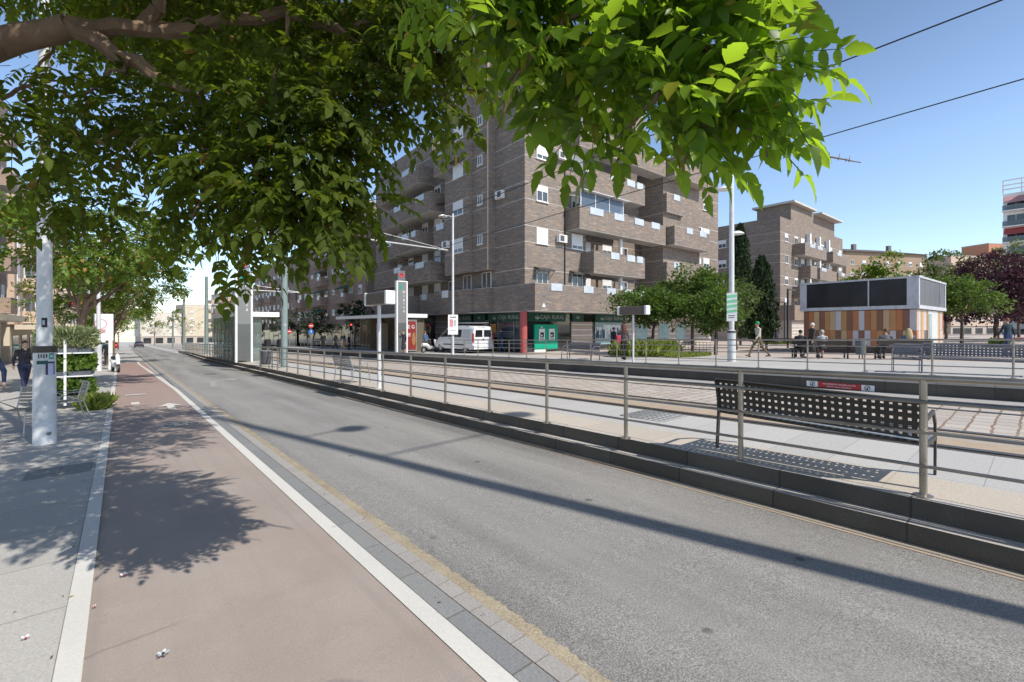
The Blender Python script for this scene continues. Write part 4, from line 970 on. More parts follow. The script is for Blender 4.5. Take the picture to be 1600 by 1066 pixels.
for i, z in enumerate(zz):
    window(B2, MPR(), 1.5, 2.6, z, z + 1.15, [.5, .3, 0, .5, .6][i % 5]); window(B2, MPR(), 4.9, 6.1, z, z + 1.15, .2)
    window(B2, MPR(), 10, 11.6, z - .8, z + 1.15, .3); window(B2, MPR(), 19.0, 20.6, z - .5, z + 1.15, .3); window(B2, MPR(), 24, 25.2, z, z + 1.15, .4)
    window(B2, MPL(), 7.4, 8.6, z, z + 1.15, .5)
    for a in (9.2, 13.2, 17.3): box_part('white_column', B2, MAT['white'], a, a + .5, .1, .6, z - 1, z + 2, MPR())
    balcony(B2, MPR(), 19.6, 24.6, 1.2, z - 1.75, z - .1, BR1, panels=[(21, 22.5)]) if i % 2 == 0 else None
    window(B2, MPR(), 12.6, 14.2, z - .8, z + 1.15, .2); window(B2, MPR(), 7.3, 8.6, z - .6, z + 1.15, .4); window(B2, MPR(), 15.6, 16.8, z - .6, z + 1.15, .1)
    if i % 2: balcony(B2, MPR(), 4.2, 12.8, 1.6, z - 1.75, z - .1, BR1, panels=[(6, 8), (9, 11)]); balcony(B2, MPR(), 16, 23.5, 1.5, z - 1.75, z - .1, BR1, panels=[(18, 20)])
    else: balcony(B2, MPR(), 6.6, 9.2, 1.5, z - 1.75, z - .1, BR1); balcony(B2, MPR(), 10.4, 15.6, 1.5, z - 1.75, z - .1, BR1, panels=[(11, 13)]); balcony(B2, MPR(), 17, 19.2, 1.1, z - 1.75, z - .1, BR1)
g5 = plain('awning_green', (.02, .12, .09), .8); rd = plain('awning_red', (.42, .08, .075), .8, .1)
P3 = at(1322, 512, 118.0)
block('low ochre brick block with dark hipped roof behind the tiled kiosk', (P3.x, P3.y, -1.0), R(-28), 27, 14, CAMH + 119 * 118 / F + 1.0, BRO, 6, left=False, balc=False, wstep=3.6, roof='hip', seed=4, awn=g5)
P4 = at(1486, 512, 128.0)
block('long low cream building with a terracotta terrace right of the hipped roof', (P4.x, P4.y, -1.0), R(-30), 30, 12, CAMH + 112 * 128 / F + 1, MAT['peach'], 6, left=False, balc=False, wstep=4, seed=6)
P4 = at(1545, 512, 135.0)
block('terracotta rooftop storey above the long low cream building', (P4.x, P4.y, -1.0), R(-30), 9, 7, CAMH + 131 * 135 / F + 1, plain('terracotta', (.48, .22, .14), .9), 1, left=False, balc=False, seed=9, name='rooftop_storey', z0=21)
P5 = at(1566, 512, 88.0)
TW = thing('apartment_building', 'tall ochre tower with glazed balconies and red awnings at the right edge', 'building', (P5.x, P5.y, -1.2), R(-93))
hT = CAMH + 230 * 88 / F + 1.2
box_part('wall', TW, BRO, 3.4, 18, 0, 10, 0, hT - 1.5); box_part('wall', TW, MAT['white'], 0, 3.4, 1.2, 10, 0, hT - 2.5)
for i in range(9):
    z = hT - 5.9 - i * 3.05
    if z < 1: break
    box_part('balcony_slab', TW, MAT['white'], -.05, 3.4, -.1, 1.2, z - .2, z)
    box_part('balcony_glass', TW, clear_glass('balcony_glass', (.6, .7, .75), .5), 0, 3.38, -.06, -.03, z + .02, z + .95)
    window(TW, MPR(1.2), .5, 2.9, z + .05, z + 2.3, .0 if i % 2 else .3)
    if i in (0, 2):
        b = MB(MPR()); b.add([(.2, -.9, z + 2.7), (3.3, -.9, z + 2.7), (3.3, .5, z + 1.4), (.2, .5, z + 1.4)], [(0, 1, 2, 3)]); b.build('awning', rd if i else plain('awning_rose', (.52, .27, .27)), TW)
    window(TW, MPR(), 5, 6.2, z + .8, z + 2.1, .4); window(TW, MPR(), 9, 10.2, z + .8, z + 2.1, .4)
for z in (hT - 2.0, hT - 1.2, hT - .3): box_part('roof_rail', TW, MAT['white'], 0, 5, -.05, .1, z, z + .22)
for x in (0, 2.4, 4.9): box_part('roof_rail', TW, MAT['white'], x, x + .2, .101, .3, hT - 2.6, hT - .1)
# far side of the street, beyond the brown block
block('pinkish brick block with green awnings beyond the brown apartments', (24.0, 57, g(57) + .3), R(0), 14, 30, 19, BRP, 5, right=False, balc=True, seed=12, awn=g5, ground=MAT['darkglass'])
block('brown brick block with white balcony doors farther along the tram line', (24.5, 90, g(90)), R(0), 14, 34, 17, BRP, 4, right=False, seed=15, ground=MAT['darkglass'])
block('distant sandy block along the tram line', (26, 128, g(128)), R(4), 14, 50, 15, MAT['peach'], 4, right=False, seed=18)
block('white house fronts closing the far end of the street', (6.0, 240, g(240)), R(8), 14, 12, 13, plain('white_render', (.58, .53, .45), .85, .12, .3), 3, left=False, balc=False, seed=20, wstep=6.5)
block('tall cream house beside the white house fronts at the far end', (21.0, 246, g(246)), R(10), 18, 12, 17, plain('pale_yellow_render', (.56, .48, .36), .85, .1, .3), 4, left=False, balc=False, seed=23, wstep=5)
# left side of the street (walls face the road: +X)
def leftblock(label, x, y0, L, H, m, seed, floors, cream=True):
    t = thing('apartment_building', label, 'building', (x, y0, g(y0 + L * .5)), 0); rs = random.Random(seed)
    mp = lambda a, o, z: (o, a, z)
    box_part('wall', t, m, -12, 0, 0, L, 3.6, H); box_part('ground_floor', t, MAT['cream'], -12, -.3, .2, L - .2, -.6, 3.595)
    n = int(L / 3.6)
    for f in range(floors):
        z = 4.8 + f * 3.1
        for k in range(n):
            a = L / n * (k + .5); window(t, mp, a - .65, a + .65, z - .6, z + 1.3, rs.choice([0, .4, .7, 1]))
            if k % 2: balcony(t, mp, a - 1.4, a + 1.5, 1.1, z - 1.05, z + .05, m, panels=[])
    for k in range(int(L / 5)):
        a = 1.2 + k * 5; box_part('shop_window', t, MAT['darkglass'], a, a + 3, -.28, -.25, .1, 2.6, mp)
    box_part('canopy_slab', t, MAT['cream'], 0, L, 0, 1.3, 3.15, 3.58, mp)
    return t
LB1 = leftblock('pinkish brick block with cream canopy on the left of the pavement', -7.2, 30, 26, 21, BRP, 31, 5)
leftblock('peach rendered block behind the left trees', -7.0, 58, 30, 17, MAT['peach'], 33, 4)
leftblock('cream rendered block farther along the left pavement', -7.0, 92, 50, 16, MAT['cream'], 35, 4)
sb = thing('shop_sign', 'dark shop sign board with red lit lettering behind the leaning trunk', 'sign', at(132, 474, 47), 0)
b = MB(); b.box(-1.5, 1.5, 0, .15, -.42, .42); b.build('board', MAT['black'], sb)
b = MB(); b.cyl((-1.4, .08, -.3), (-2.4, .08, -.3), .04, None, 6); b.build('bracket', MAT['darkmetal'], sb)
text('ePICT', .85, plain('sign_red_neon', (.75, .02, .06), .4), sb, (.05, -.006, 0), (R(90), 0, 0))
# white hoarding on posts
q = gnd(160, 575); hb = thing('street_hoarding', 'white advertising hoarding on two white posts by the pavement', 'hoarding', (-.60, 36.8, g(36.8) + .012))
hx = plain('hoarding_face', (.76, .77, .78), .4, .05, 1)
b = MB(); b.box(-.62, .25, -.08, .08, 1.75, 3.35); b.build('panel', hx, hb)
for x in (-.5, .12):
    b = MB(); b.box(x - .09, x + .09, -.07, .07, 0, 1.747); b.build('post', MAT['white'], hb)
b = MB()
for pl in ring(-.32, 2.75, .30, .06, 18): b.add([(x, -.083, z) for x, z in pl], [(0, 1, 2, 3)])
b.box(-.55, -.1, -.084, -.081, 2.2, 2.45); b.build('pink_print', plain('hoarding_pink', (.62, .33, .37)), hb, fix=False)
# ---------------------------------------------------------------- tiled kiosk with a dark glazed upper box
KC = at(1432, 512, 23.4); kz = g(KC.y) + .483
KS = thing('tiled_kiosk', 'small flat building clad in orange, brown and white tiles under a dark glazed box', 'kiosk', (KC.x, KC.y, kz), R(-3))
tc_ = {k: plain('kiosk_tile_' + k, c, .45, .07, 2) for k, c in dict(rust=(.36, .135, .065), brown=(.21, .10, .068), orange=(.43, .165, .065), tan=(.43, .225, .09), cream=(.50, .345, .20), white=(.49, .475, .51)).items()}
up = 'white brown orange tan cream brown tan rust white orange brown tan white cream tan brown cream orange brown'.split()
lo = 'orange cream brown white rust tan orange white brown white rust cream brown tan orange white brown orange brown'.split()
box_part('core', KS, plain('kiosk_core', (.12, .10, .09)), .02, 6.36, .02, 5.16, .0, 2.33)
box_part('plinth', KS, plain('kiosk_plinth', (.13, .075, .06)), -.02, 6.4, -.02, 5.2, -.1, .30)
def tiles_row(mp, L, seq, z0, z1, skip=None):
    n = len(seq); w = L / n
    for k, nm in enumerate(seq):
        if skip and skip[0] <= k < skip[1]: continue
        b = MB(mp); b.box(k * w + .006, (k + 1) * w - .006, .0, .03, z0, z1); b.build('tile', tc_[nm], KS)
tiles_row(MPL(.018), 5.18, up, 1.205, 2.29); tiles_row(MPL(.018), 5.18, lo, .305, 1.195)
seqr = 'cream white tan cream white tan white white white white white white cream tan white orange'.split()
tiles_row(MPR(.018), 6.38, seqr, 1.205, 2.29, (6, 12)); tiles_row(MPR(.018), 6.38, seqr[::-1], .305, 1.195, (4, 12))
box_part('doorway', KS, plain('kiosk_door_white', (.55, .57, .57), .4, .05), 2.45, 4.75, -.01, .03, .02, 2.29, MPR())
box_part('door', KS, plain('kiosk_door_glass', (.30, .36, .36), .2, .05), 2.55, 3.2, .032, .05, .05, 2.1, MPR())
for z in (1.2,): box_part('tile_joint', KS, MAT['black'], .02, 5.16, .0, .016, z - .005, z + .005, MPL(.016))
b = MB(MPL(.018))
for k in range(6): b.box(.3 + k * .8, .7 + k * .8, .0, .045, .05, .16)
b.build('vent_row', MAT['darkmetal'], KS)
GW = grime_white('kiosk_frame_grey', (.52, .53, .57))
ub = MB(); ub.box(-.14, 6.5, -.14, 5.36, 2.335, 2.52); ub.build('floor_band', GW, KS)
H0, H1 = 2.523, 4.02
b = MB()
for (x0, x1, y0, y1) in [(-.12, .08, -.12, .36), (-.12, .08, 5.0, 5.34), (6.25, 6.48, -.12, .06), (6.25, 6.48, 5.15, 5.34)]: b.box(x0, x1, y0, y1, H0, H1 - .1)
for x in (4.95, 5.25, 5.55, 5.85): b.box(x, x + .05, -.12, -.07, H0, H1 - .1)
b.box(-.121, -.08, 1.95, 2.01, H0, H1 - .1); b.build('upright', GW, KS)
b = MB(); b.box(-.14, 6.5, -.14, 5.36, H1 - .097, H1); b.build('roof', GW, KS)
kg = glass_mat('kiosk_dark_glass', (.016, .014, .020), .22, .25)
for k in range(6):
    y0 = .37 + k * .772; box_part('glass_panel', KS, kg, -.06, -.04, y0, y0 + .765, H0, H1 - .1)
gr = plain('kiosk_mesh_grey', (.11, .11, .125), .5, .35, 14, fine=.6)
for k in range(4): box_part('mesh_panel', KS, gr, .1 + k * 1.2, 1.28 + k * 1.2, -.09, -.07, H0, H1 - .1)
box_part('inner_box', KS, plain('kiosk_inner_maroon', (.05, .028, .028), .6), .3, 6.0, .3, 5.0, H0, H1 - .2)
box_part('mesh_panel', KS, gr, 6.3, 6.4, .2, 5.1, H0, H1 - .1)
# ---------------------------------------------------------------- vehicles
def loft(b, secs, m=0):
    """secs: list of (y, [(x,z)...]) rings of equal count"""
    n = len(secs[0][1]); vs = []
    for y, ring_ in secs: vs += [(x, y, z) for x, z in ring_]
    fs = []
    for i in range(len(secs) - 1):
        for k in range(n): fs.append((i * n + k, i * n + (k + 1) % n, (i + 1) * n + (k + 1) % n, (i + 1) * n + k))
    fs.append(tuple(range(n))[::-1]); fs.append(tuple((len(secs) - 1) * n + k for k in range(n)))
    b.add(vs, fs, m)
def car_ring(w, wt, zb, zbelt, zt, rt=.12):
    pts = [(w * .9, zb), (w, zb + .12), (w, zbelt), (wt + (w - wt) * .25, zt - (zt - zbelt) * .28), (wt, zt - rt), (wt - rt * .6, zt - rt * .25), (wt - rt * 1.6, zt)]
    return pts + [(-x, z) for x, z in pts[::-1]]
def wheel(par, x, y, r, w=.2, name='wheel'):
    b = MB(mp=lambda X, Y, Z: (Z, X, Y)); b.lathe([(r * .6, -w / 2), (r * .95, -w / 2), (r, -w / 2 + .03), (r, w / 2 - .03), (r * .95, w / 2), (r * .6, w / 2)], 24)
    o = b.build(name, MAT['black'], par, True, loc=(x, y, r))
    b = MB(mp=lambda X, Y, Z: (Z, X, Y)); b.lathe([(.03, -w / 2 - .012), (r * .58, -w / 2 - .006), (r * .6, w / 2 + .006), (.03, w / 2 + .012)], 20); b.build('rim', MAT['galv'], o, True)
vp = thing('parked_van', 'white van with roof racks parked by the bank, rear doors towards us', 'van', (19.55, 25.9, g(26.5) + .49), R(3))
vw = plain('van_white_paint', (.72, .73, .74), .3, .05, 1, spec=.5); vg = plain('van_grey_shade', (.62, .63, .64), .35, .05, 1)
b = MB()
loft(b, [(0.0, car_ring(.86, .74, .42, 1.05, 1.80, .10)), (.05, car_ring(.93, .80, .30, 1.05, 1.90, .12)), (.4, car_ring(.95, .82, .27, 1.08, 1.95)), (1.8, car_ring(.95, .82, .27, 1.08, 1.96)), (3.05, car_ring(.95, .80, .27, 1.06, 1.93)), (3.45, car_ring(.95, .77, .27, 1.04, 1.76)), (4.0, car_ring(.94, .78, .27, 1.0, 1.30, .08)), (4.25, car_ring(.93, .78, .27, .95, 1.12, .06)), (4.65, car_ring(.88, .72, .30, .8, .95, .06)), (4.8, car_ring(.72, .6, .38, .62, .78, .05))])
b.build('body', vw, vp, True)
def patch(name, pts, m, par): b = MB(); b.add(pts, [tuple(range(len(pts)))]); return b.build(name, m, par, fix=False)
for sx in (-1, 1):
    o = .004
    X = lambda z: sx * ((.95 if z <= 1.08 else .95 - (z - 1.08) / (1.84 - 1.08) * .118) + o)
    for nm, (y0, y1, y1t) in dict(a=(2.55, 3.75, 3.3), b=(1.35, 2.45, 2.45)).items():
        patch('side_window', [(X(1.14), y0, 1.14), (X(1.14), y1, 1.14), (X(1.68), y1t, 1.68), (X(1.68), y0, 1.68)], MAT['darkglass'], vp)
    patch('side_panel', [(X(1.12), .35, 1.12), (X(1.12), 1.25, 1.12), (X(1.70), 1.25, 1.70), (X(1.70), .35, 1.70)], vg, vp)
    box_part('door_handle', vp, MAT['black'], sx * .955 - .012, sx * .955 + .012, 2.62, 2.80, 1.0, 1.04)
    box_part('side_trim', vp, MAT['black'], sx * .955 - .01, sx * .955 + .01, .9, 3.5, .55, .63)
    b = MB(); b.box(sx * .90 - .06, sx * .90 + .06, -.03, .05, .80, 1.42); b.build('tail_light', plain('tail_light_red', (.40, .02, .02), .25), vp, bevel=.015)
    patch('rear_window', [(sx * .07, -.004, 1.16), (sx * .74, -.004, 1.16), (sx * .68, .0, 1.66), (sx * .07, .0, 1.66)], MAT['darkglass'], vp)
    wheel(vp, sx * .84, .85, .33); wheel(vp, sx * .84, 3.9, .33)
    b = MB(); b.box(sx * 1.12 - .09, sx * 1.12 + .09, 3.42, 3.5, 1.12, 1.38); b.build('mirror', MAT['black'], vp, bevel=.02)
    b = MB(); b.box(sx * .45 - .38, sx * .45 + .38, -.012, -.004, 1.0, 1.02); b.build('door_seam', MAT['darkmetal'], vp)
box_part('bumper', vp, plain('bumper_white', (.66, .67, .68), .4), -.92, .92, -.10, .10, .30, .58)
box_part('number_plate', vp, MAT['white'], -.26, .26, -.108, -.102, .38, .49)
b = MB(); b.lathe([(.09, 0), (.09, .02)], 4); bd = b.build('badge', MAT['darkmetal'], vp, loc=(0, -.01, .98)); bd.rotation_euler = (R(90), 0, 0)
b = MB(); b.cyl((-.75, .75, 2.12), (.75, .75, 2.12), .02); b.cyl((-.75, 2.5, 2.12), (.75, 2.5, 2.12), .02)
for x in (-.75, .75):
    b.cyl((x, .4, 2.12), (x, 2.9, 2.12), .02)
    for y in (.75, 2.5): b.cyl((x, y, 1.9), (x, y, 2.12), .02)
b.build('roof_rack', MAT['darkmetal'], vp, True)
b = MB()
for k in range(2): b.cyl((-.3 + k * .45, -.4, 2.17), (-.3 + k * .45, 3.2, 2.17), .028)
for k in range(9): b.cyl((-.3, -.3 + k * .4, 2.17), (.15, -.3 + k * .4, 2.17), .015)
tag(b.build('ladder', MAT['galv'], None, True, loc=(19.55, 25.9, g(26.5) + .50)), 'aluminium ladder lying on the roof rack of the white van', 'ladder')
def car(label, loc, rz, paint, group=None):
    t = thing('parked_car', label, 'car', loc, rz, group); b = MB()
    loft(b, [(0, car_ring(.70, .6, .4, .7, .85, .06)), (.1, car_ring(.84, .68, .25, .8, 1.0, .06)), (.5, car_ring(.88, .64, .22, .88, 1.36, .1)), (1.2, car_ring(.88, .66, .22, .9, 1.47, .1)), (2.2, car_ring(.88, .65, .22, .9, 1.44, .1)), (3.0, car_ring(.88, .70, .22, .88, 1.0, .06)), (3.8, car_ring(.84, .68, .25, .75, .86, .05)), (4.1, car_ring(.66, .55, .35, .6, .7, .05))])
    b.build('body', paint, t, True)
    for sx in (-1, 1):
        patch('side_window', [(sx * .885, .65, .93), (sx * .885, 2.75, .93), (sx * .72, 2.2, 1.36), (sx * .72, .95, 1.36)], MAT['darkglass'], t)
        wheel(t, sx * .80, .75, .3, .18); wheel(t, sx * .80, 3.25, .3, .18)
        b = MB(); b.box(sx * .68 - .12, sx * .68 + .12, -.01, .08, .68, .84); b.build('tail_light', plain('tail_light_red', (.40, .02, .02), .25), t)
    patch('rear_window', [(-.6, .12, 1.0), (.6, .12, 1.0), (.52, .42, 1.33), (-.52, .42, 1.33)], MAT['darkglass'], t)
    return t
pr, pw, ps, pb_ = plain('car_red', (.35, .03, .03), .3), plain('car_white', (.7, .7, .7), .3), plain('car_silver', (.42, .43, .44), .3, metal=.3), plain('car_dark', (.05, .06, .07), .3)
car('red car far down the street at the bend', (-1.2, 118, g(118)), 0, pr); car('white car far down the street beside the red car', (-3.8, 128, g(128)), R(5), pw)
car('teal car under the distant left trees', (-2.6, 104, g(104)), 0, plain('car_teal', (.12, .28, .27), .3)); car('dark car at the far end of the street', (3.2, 140, g(140)), R(-4), pb_)
for i, (px, py, D, pnt, lb) in enumerate([(1592, 545, 44, pr, 'red car parked at the right edge beyond the plaza'), (1583, 541, 52, ps, 'silver car parked behind the red car at the right edge'), (1520, 539, 60, pw, 'white car parked behind the purple tree')]):
    q = at(px, py + 5, D); car(lb, (q.x, q.y, q.z - .1), R(-100), pnt)
sc = thing('parked_scooter', 'white motor scooter parked beside the white hoarding', 'scooter', (-.25, 33.6, g(33.6) + .012), R(190))
b = MB(); b.tube([(0, .75, .45), (0, .62, .9), (0, .55, 1.02)], [.09, .10, .04], 10); b.tube([(0, -.75, .62), (0, -.35, .62), (0, 0, .38), (0, .5, .36)], [.13, .17, .15, .10], 12); b.build('body', vw, sc, True)
b = MB(); b.ball((0, -.35, .80), .17, 12, 0, (.8, 2.2, .45)); b.build('seat', MAT['black'], sc, True)
wheel(sc, 0, .78, .23, .1); wheel(sc, 0, -.62, .23, .1)
b = MB(); b.cyl((-.33, .5, 1.02), (.33, .5, 1.02), .018); b.build('handlebar', MAT['black'], sc, True)
sc2 = dup(sc, (18.1, 30.9, g(30.9) + .49), R(-75), 'white scooter ridden by the person in the blue jacket near the van')
# ---------------------------------------------------------------- foliage
def tri_mesh(name, V, T, m, parent=None, smooth=False):
    me = bpy.data.meshes.new(name); nv, nt = len(V), len(T)
    me.vertices.add(nv); me.vertices.foreach_set('co', np.asarray(V, np.float32).ravel())
    me.loops.add(nt * 3); me.loops.foreach_set('vertex_index', np.asarray(T, np.int32).ravel())
    me.polygons.add(nt); me.polygons.foreach_set('loop_start', np.arange(0, nt * 3, 3, dtype=np.int32)); me.polygons.foreach_set('loop_total', np.full(nt, 3, np.int32))
    me.update(calc_edges=True); me.materials.append(m)
    if smooth: me.polygons.foreach_set('use_smooth', [True] * nt)
    o = bpy.data.objects.new(name, me); COL.objects.link(o)
    if parent: o.parent = parent
    return o
def nrm(a): return a / np.maximum(np.linalg.norm(a, axis=-1, keepdims=True), 1e-9)
def half(outline):
    """leaf blade from half outline [(x,y)..]: midrib row + both edges, folded and curved"""
    mid = [(0, y, 0) for x, y in outline]; rt = [(x, y, .22 * x) for x, y in outline]; lf = [(-x, y, .22 * x) for x, y in outline]
    n = len(outline); V = np.array(mid + rt + lf, float); V[:, 0] *= .72; V[:, 2] *= .9; T = []
    for i in range(n - 1):
        T += [(i, n + i, n + i + 1), (i, n + i + 1, i + 1), (i, i + 1, 2 * n + i + 1), (i, 2 * n + i + 1, 2 * n + i)]
    V[:, 2] -= .28 * (V[:, 1] ** 2)
    return V, np.array(T)
TOOTH = half([(.0, 0), (.10, .03), (.22, .12), (.29, .24), (.275, .28), (.33, .40), (.295, .46), (.31, .56), (.24, .66), (.225, .74), (.12, .86), (.05, .94), (0, 1)])
TERM = half([(.0, 0), (.13, .06), (.30, .18), (.40, .32), (.27, .39), (.33, .50), (.27, .58), (.26, .68), (.14, .83), (.05, .93), (0, 1)])
SIMPLE = (np.array([(0, 0, 0), (.27, .42, .07), (0, 1, -.2), (-.27, .42, .07), (0, .45, 0)]), np.array([(0, 1, 4), (1, 2, 4), (4, 2, 3), (0, 4, 3)]))
CARD = (np.array([(0, 0, 0), (.36, .45, .08), (0, 1, -.12), (-.36, .5, .06)]), np.array([(0, 1, 2), (0, 2, 3)]))
def blades(P, D, Nn, S, tmpl):
    tv, tt = tmpl; D = nrm(D); X = nrm(np.cross(D, Nn)); Nn = np.cross(X, D)
    V = P[:, None, :] + S[:, None, None] * (tv[None, :, 0:1] * X[:, None, :] + tv[None, :, 1:2] * D[:, None, :] + tv[None, :, 2:3] * Nn[:, None, :])
    T = tt[None] + (np.arange(len(P)) * len(tv))[:, None, None]
    return V.reshape(-1, 3), T.reshape(-1, 3)
def join(parts):
    Vs, Ts, o = [], [], 0
    for V, T in parts: Vs.append(V); Ts.append(T + o); o += len(V)
    return np.concatenate(Vs), np.concatenate(Ts)
def pinnate(P, D, S, pairs=4, tm=TOOTH, term=TERM, droop=.5, leaflet=.3, stalk=True):
    """compound leaves: P base points, D directions, S rachis lengths"""
    n = len(P); D = nrm(D); up = np.tile([0, 0, 1.0], (n, 1)) + rng.normal(0, .35, (n, 3))
    X = nrm(np.cross(D, up)); Nn = np.cross(X, D); dr = np.array([0, 0, -1.0])
    def pos(q): return P + D * (S * q)[:, None] + dr * (S * droop * q * q)[:, None]
    parts = []
    qs = np.linspace(.30, .90, pairs)
    for i, q in enumerate(qs):
        tang = nrm(D + dr * (2 * droop * q))
        for sd in (-1, 1):
            ang = R(58) + rng.normal(0, .14, n)
            d = tang * np.cos(ang)[:, None] + X * (sd * np.sin(ang))[:, None] + rng.normal(0, .12, (n, 3)) + dr * .22
            sz = S * leaflet * (1.0 - .25 * abs(q - .6) / .4) * rng.uniform(.8, 1.15, n)
            parts.append(blades(pos(q), d, Nn + rng.normal(0, .2, (n, 3)), sz, tm))
    parts.append(blades(pos(1.0), nrm(D + dr * 2 * droop) + rng.normal(0, .1, (n, 3)), Nn, S * leaflet * 1.25, term))
    if stalk:
        r = S * .009
        for q0, q1 in ((0, .5), (.5, 1.0)):
            a, c = pos(q0), pos(q1); V = np.stack([a + X * r[:, None], a - X * r[:, None], a + Nn * r[:, None] * 1.6, c + X * r[:, None] * .6, c - X * r[:, None] * .6, c + Nn * r[:, None]], 1)
            tt = np.array([(0, 1, 4), (0, 4, 3), (1, 2, 5), (1, 5, 4), (2, 0, 3), (2, 3, 5)])
            parts.append((V.reshape(-1, 3), (tt[None] + (np.arange(n) * 6)[:, None, None]).reshape(-1, 3)))
    return join(parts)
def in_ball(n, c, r, shell=.0):
    d = nrm(rng.normal(0, 1, (n, 3))); q = rng.uniform(shell, 1, n) ** (1 / 3.0)
    return np.array(c) + d * q[:, None] * np.array(r), d
def limb(b, pts, r0, r1, n=8, wob=.03, rs=random):
    """a wandering tapered branch through the points"""
    P = [Vector(p) for p in pts]; out = []
    for i in range(len(P) - 1):
        for k in range(4):
            t_ = k / 4; q = P[i].lerp(P[i + 1], t_)
            L = (P[i + 1] - P[i]).length
            if 0 < k or i > 0: q = q + Vector((rs.gauss(0, wob), rs.gauss(0, wob), rs.gauss(0, wob))) * L
            out.append(q)
    out.append(P[-1]); m = len(out) - 1
    b.tube(out, [r0 + (r1 - r0) * (i / m) for i in range(m + 1)], n, 0)
    return out
NEARLEAF = leaf_mat('shade_tinted_golden_rain_leaf', (.030, .050, .008), (.075, .105, .014), (.22, .30, .018), .6, .42, (.17, .12, .03), .03, .16)  # golden rain leaf darkened: the crown's own shade is in its colour
SUNLEAF = leaf_mat('sun_tinted_golden_rain_leaf', (.060, .120, .014), (.12, .20, .024), (.37, .56, .03), .4, .55, (.26, .27, .03), .04)  # same leaf, brighter and more translucent: sunlight put into its colour
MIDLEAF = leaf_mat('street_tree_leaf', (.055, .105, .014), (.135, .205, .030), (.24, .36, .04), .5, .42, (.36, .22, .05), .07)
PLAZALEAF = leaf_mat('plaza_tree_leaf', (.035, .075, .014), (.10, .165, .032), (.19, .30, .04), .5, .36)
OLIVELEAF = leaf_mat('olive_green_leaf', (.06, .10, .025), (.15, .19, .06), (.2, .27, .07), .5, .33)
DARKLEAF = leaf_mat('dark_street_leaf', (.012, .032, .010), (.032, .064, .018), (.06, .11, .02), .5, .25)
CYPLEAF = leaf_mat('cypress_leaf', (.010, .026, .009), (.032, .06, .018), (.05, .09, .02), .6, .2)
PLUMLEAF = leaf_mat('purple_plum_leaf', (.028, .013, .020), (.085, .042, .055), (.14, .045, .07), .45, .25)
GRASS = leaf_mat('grass_blade', (.17, .23, .04), (.32, .38, .09), (.42, .5, .10), .6, .4)
POTLEAF = leaf_mat('pot_plant_leaf', (.07, .13, .02), (.19, .28, .05), (.28, .42, .06), .5, .4)
LAV = leaf_mat('lavender_leaf', (.25, .30, .14), (.38, .42, .22), (.35, .4, .18), .6, .3)
# --- the near tree: trunk left of the picture, its crown hanging over the lane and the viewpoint
T0 = Vector((-1.25, 3.35, 0)); T0.z = g(T0.y)
near = thing('street_tree', 'leafy golden rain tree hanging over the cycle lane, filling the top of the picture', 'tree', T0)
rs = random.Random(3)
b = MB(); fork = Vector((-1.02, 3.45, 2.75))
tp = limb(b, [T0 + Vector((0, 0, -.05)), Vector((-1.2, 3.38, 1.4)), fork], .19, .14, 12, .02, rs)
b.v = [(x - T0.x, y - T0.y, z - T0.z) for x, y, z in b.v]; b.build('trunk', MAT['bark'], near, True)
A1 = at(-10, 72, 2.75); A2 = at(110, 40, 2.8); A3 = at(300, 150, 3.0); A4 = at(430, 300, 2.9); A5 = at(260, 55, 3.0); A6 = at(450, 20, 3.0)
br = MB()
limb(br, [fork, A1, A2], .098, .066, 10, .015, rs)
limb(br, [A2, at(190, 85, 2.85), A3, at(380, 230, 2.95), A4, at(470, 390, 2.7)], .056, .010, 8, .02, rs)
limb(br, [A2, A5, A6, at(640, 60, 2.8), at(760, 150, 2.6), at(850, 178, 2.5)], .055, .006, 8, .03, rs)
limb(br, [at(225, 40, 3.0), at(250, 5, 3.0), Vector((.1, 2.9, 4.6))], .05, .025, 8, .02, rs)
limb(br, [fork, Vector((-1.1, 4.4, 4.2)), Vector((-.8, 5.6, 5.4))], .10, .03, 8, .03, rs)
limb(br, [fork, Vector((-1.2, 3.0, 4.2)), Vector((-.6, 3.2, 5.8))], .10, .03, 8, .03, rs)
for (x0, y0, x1, y1) in [(120, 40, 30, 140), (300, 150, 200, 240), (380, 230, 500, 180), (430, 60, 520, 130), (450, 20, 430, 190), (560, 40, 600, 200), (300, 150, 340, 320), (200, 90, 90, 200), (640, 60, 690, 160), (500, 30, 610, 110), (380, 230, 300, 340), (560, 40, 650, 10), (430, 300, 380, 400), (430, 300, 530, 400), (160, 60, 330, 30), (0, 155, 120, 120), (590, 60, 660, 140), (690, 60, 700, 215)]:
    D0 = 2.85 + rs.uniform(-.1, .1); D1 = D0 + rs.uniform(-.5, .35); limb(br, [at(x0, y0, D0), at((x0 + x1) / 2, (y0 + y1) / 2 - 10, (D0 + D1) / 2), at(x1, y1, D1)], .014, .004, 6, .04, rs)
br.v = [(x - T0.x, y - T0.y, z - T0.z) for x, y, z in br.v]; br.build('branch', MAT['bark'], near, True)
blobs = []
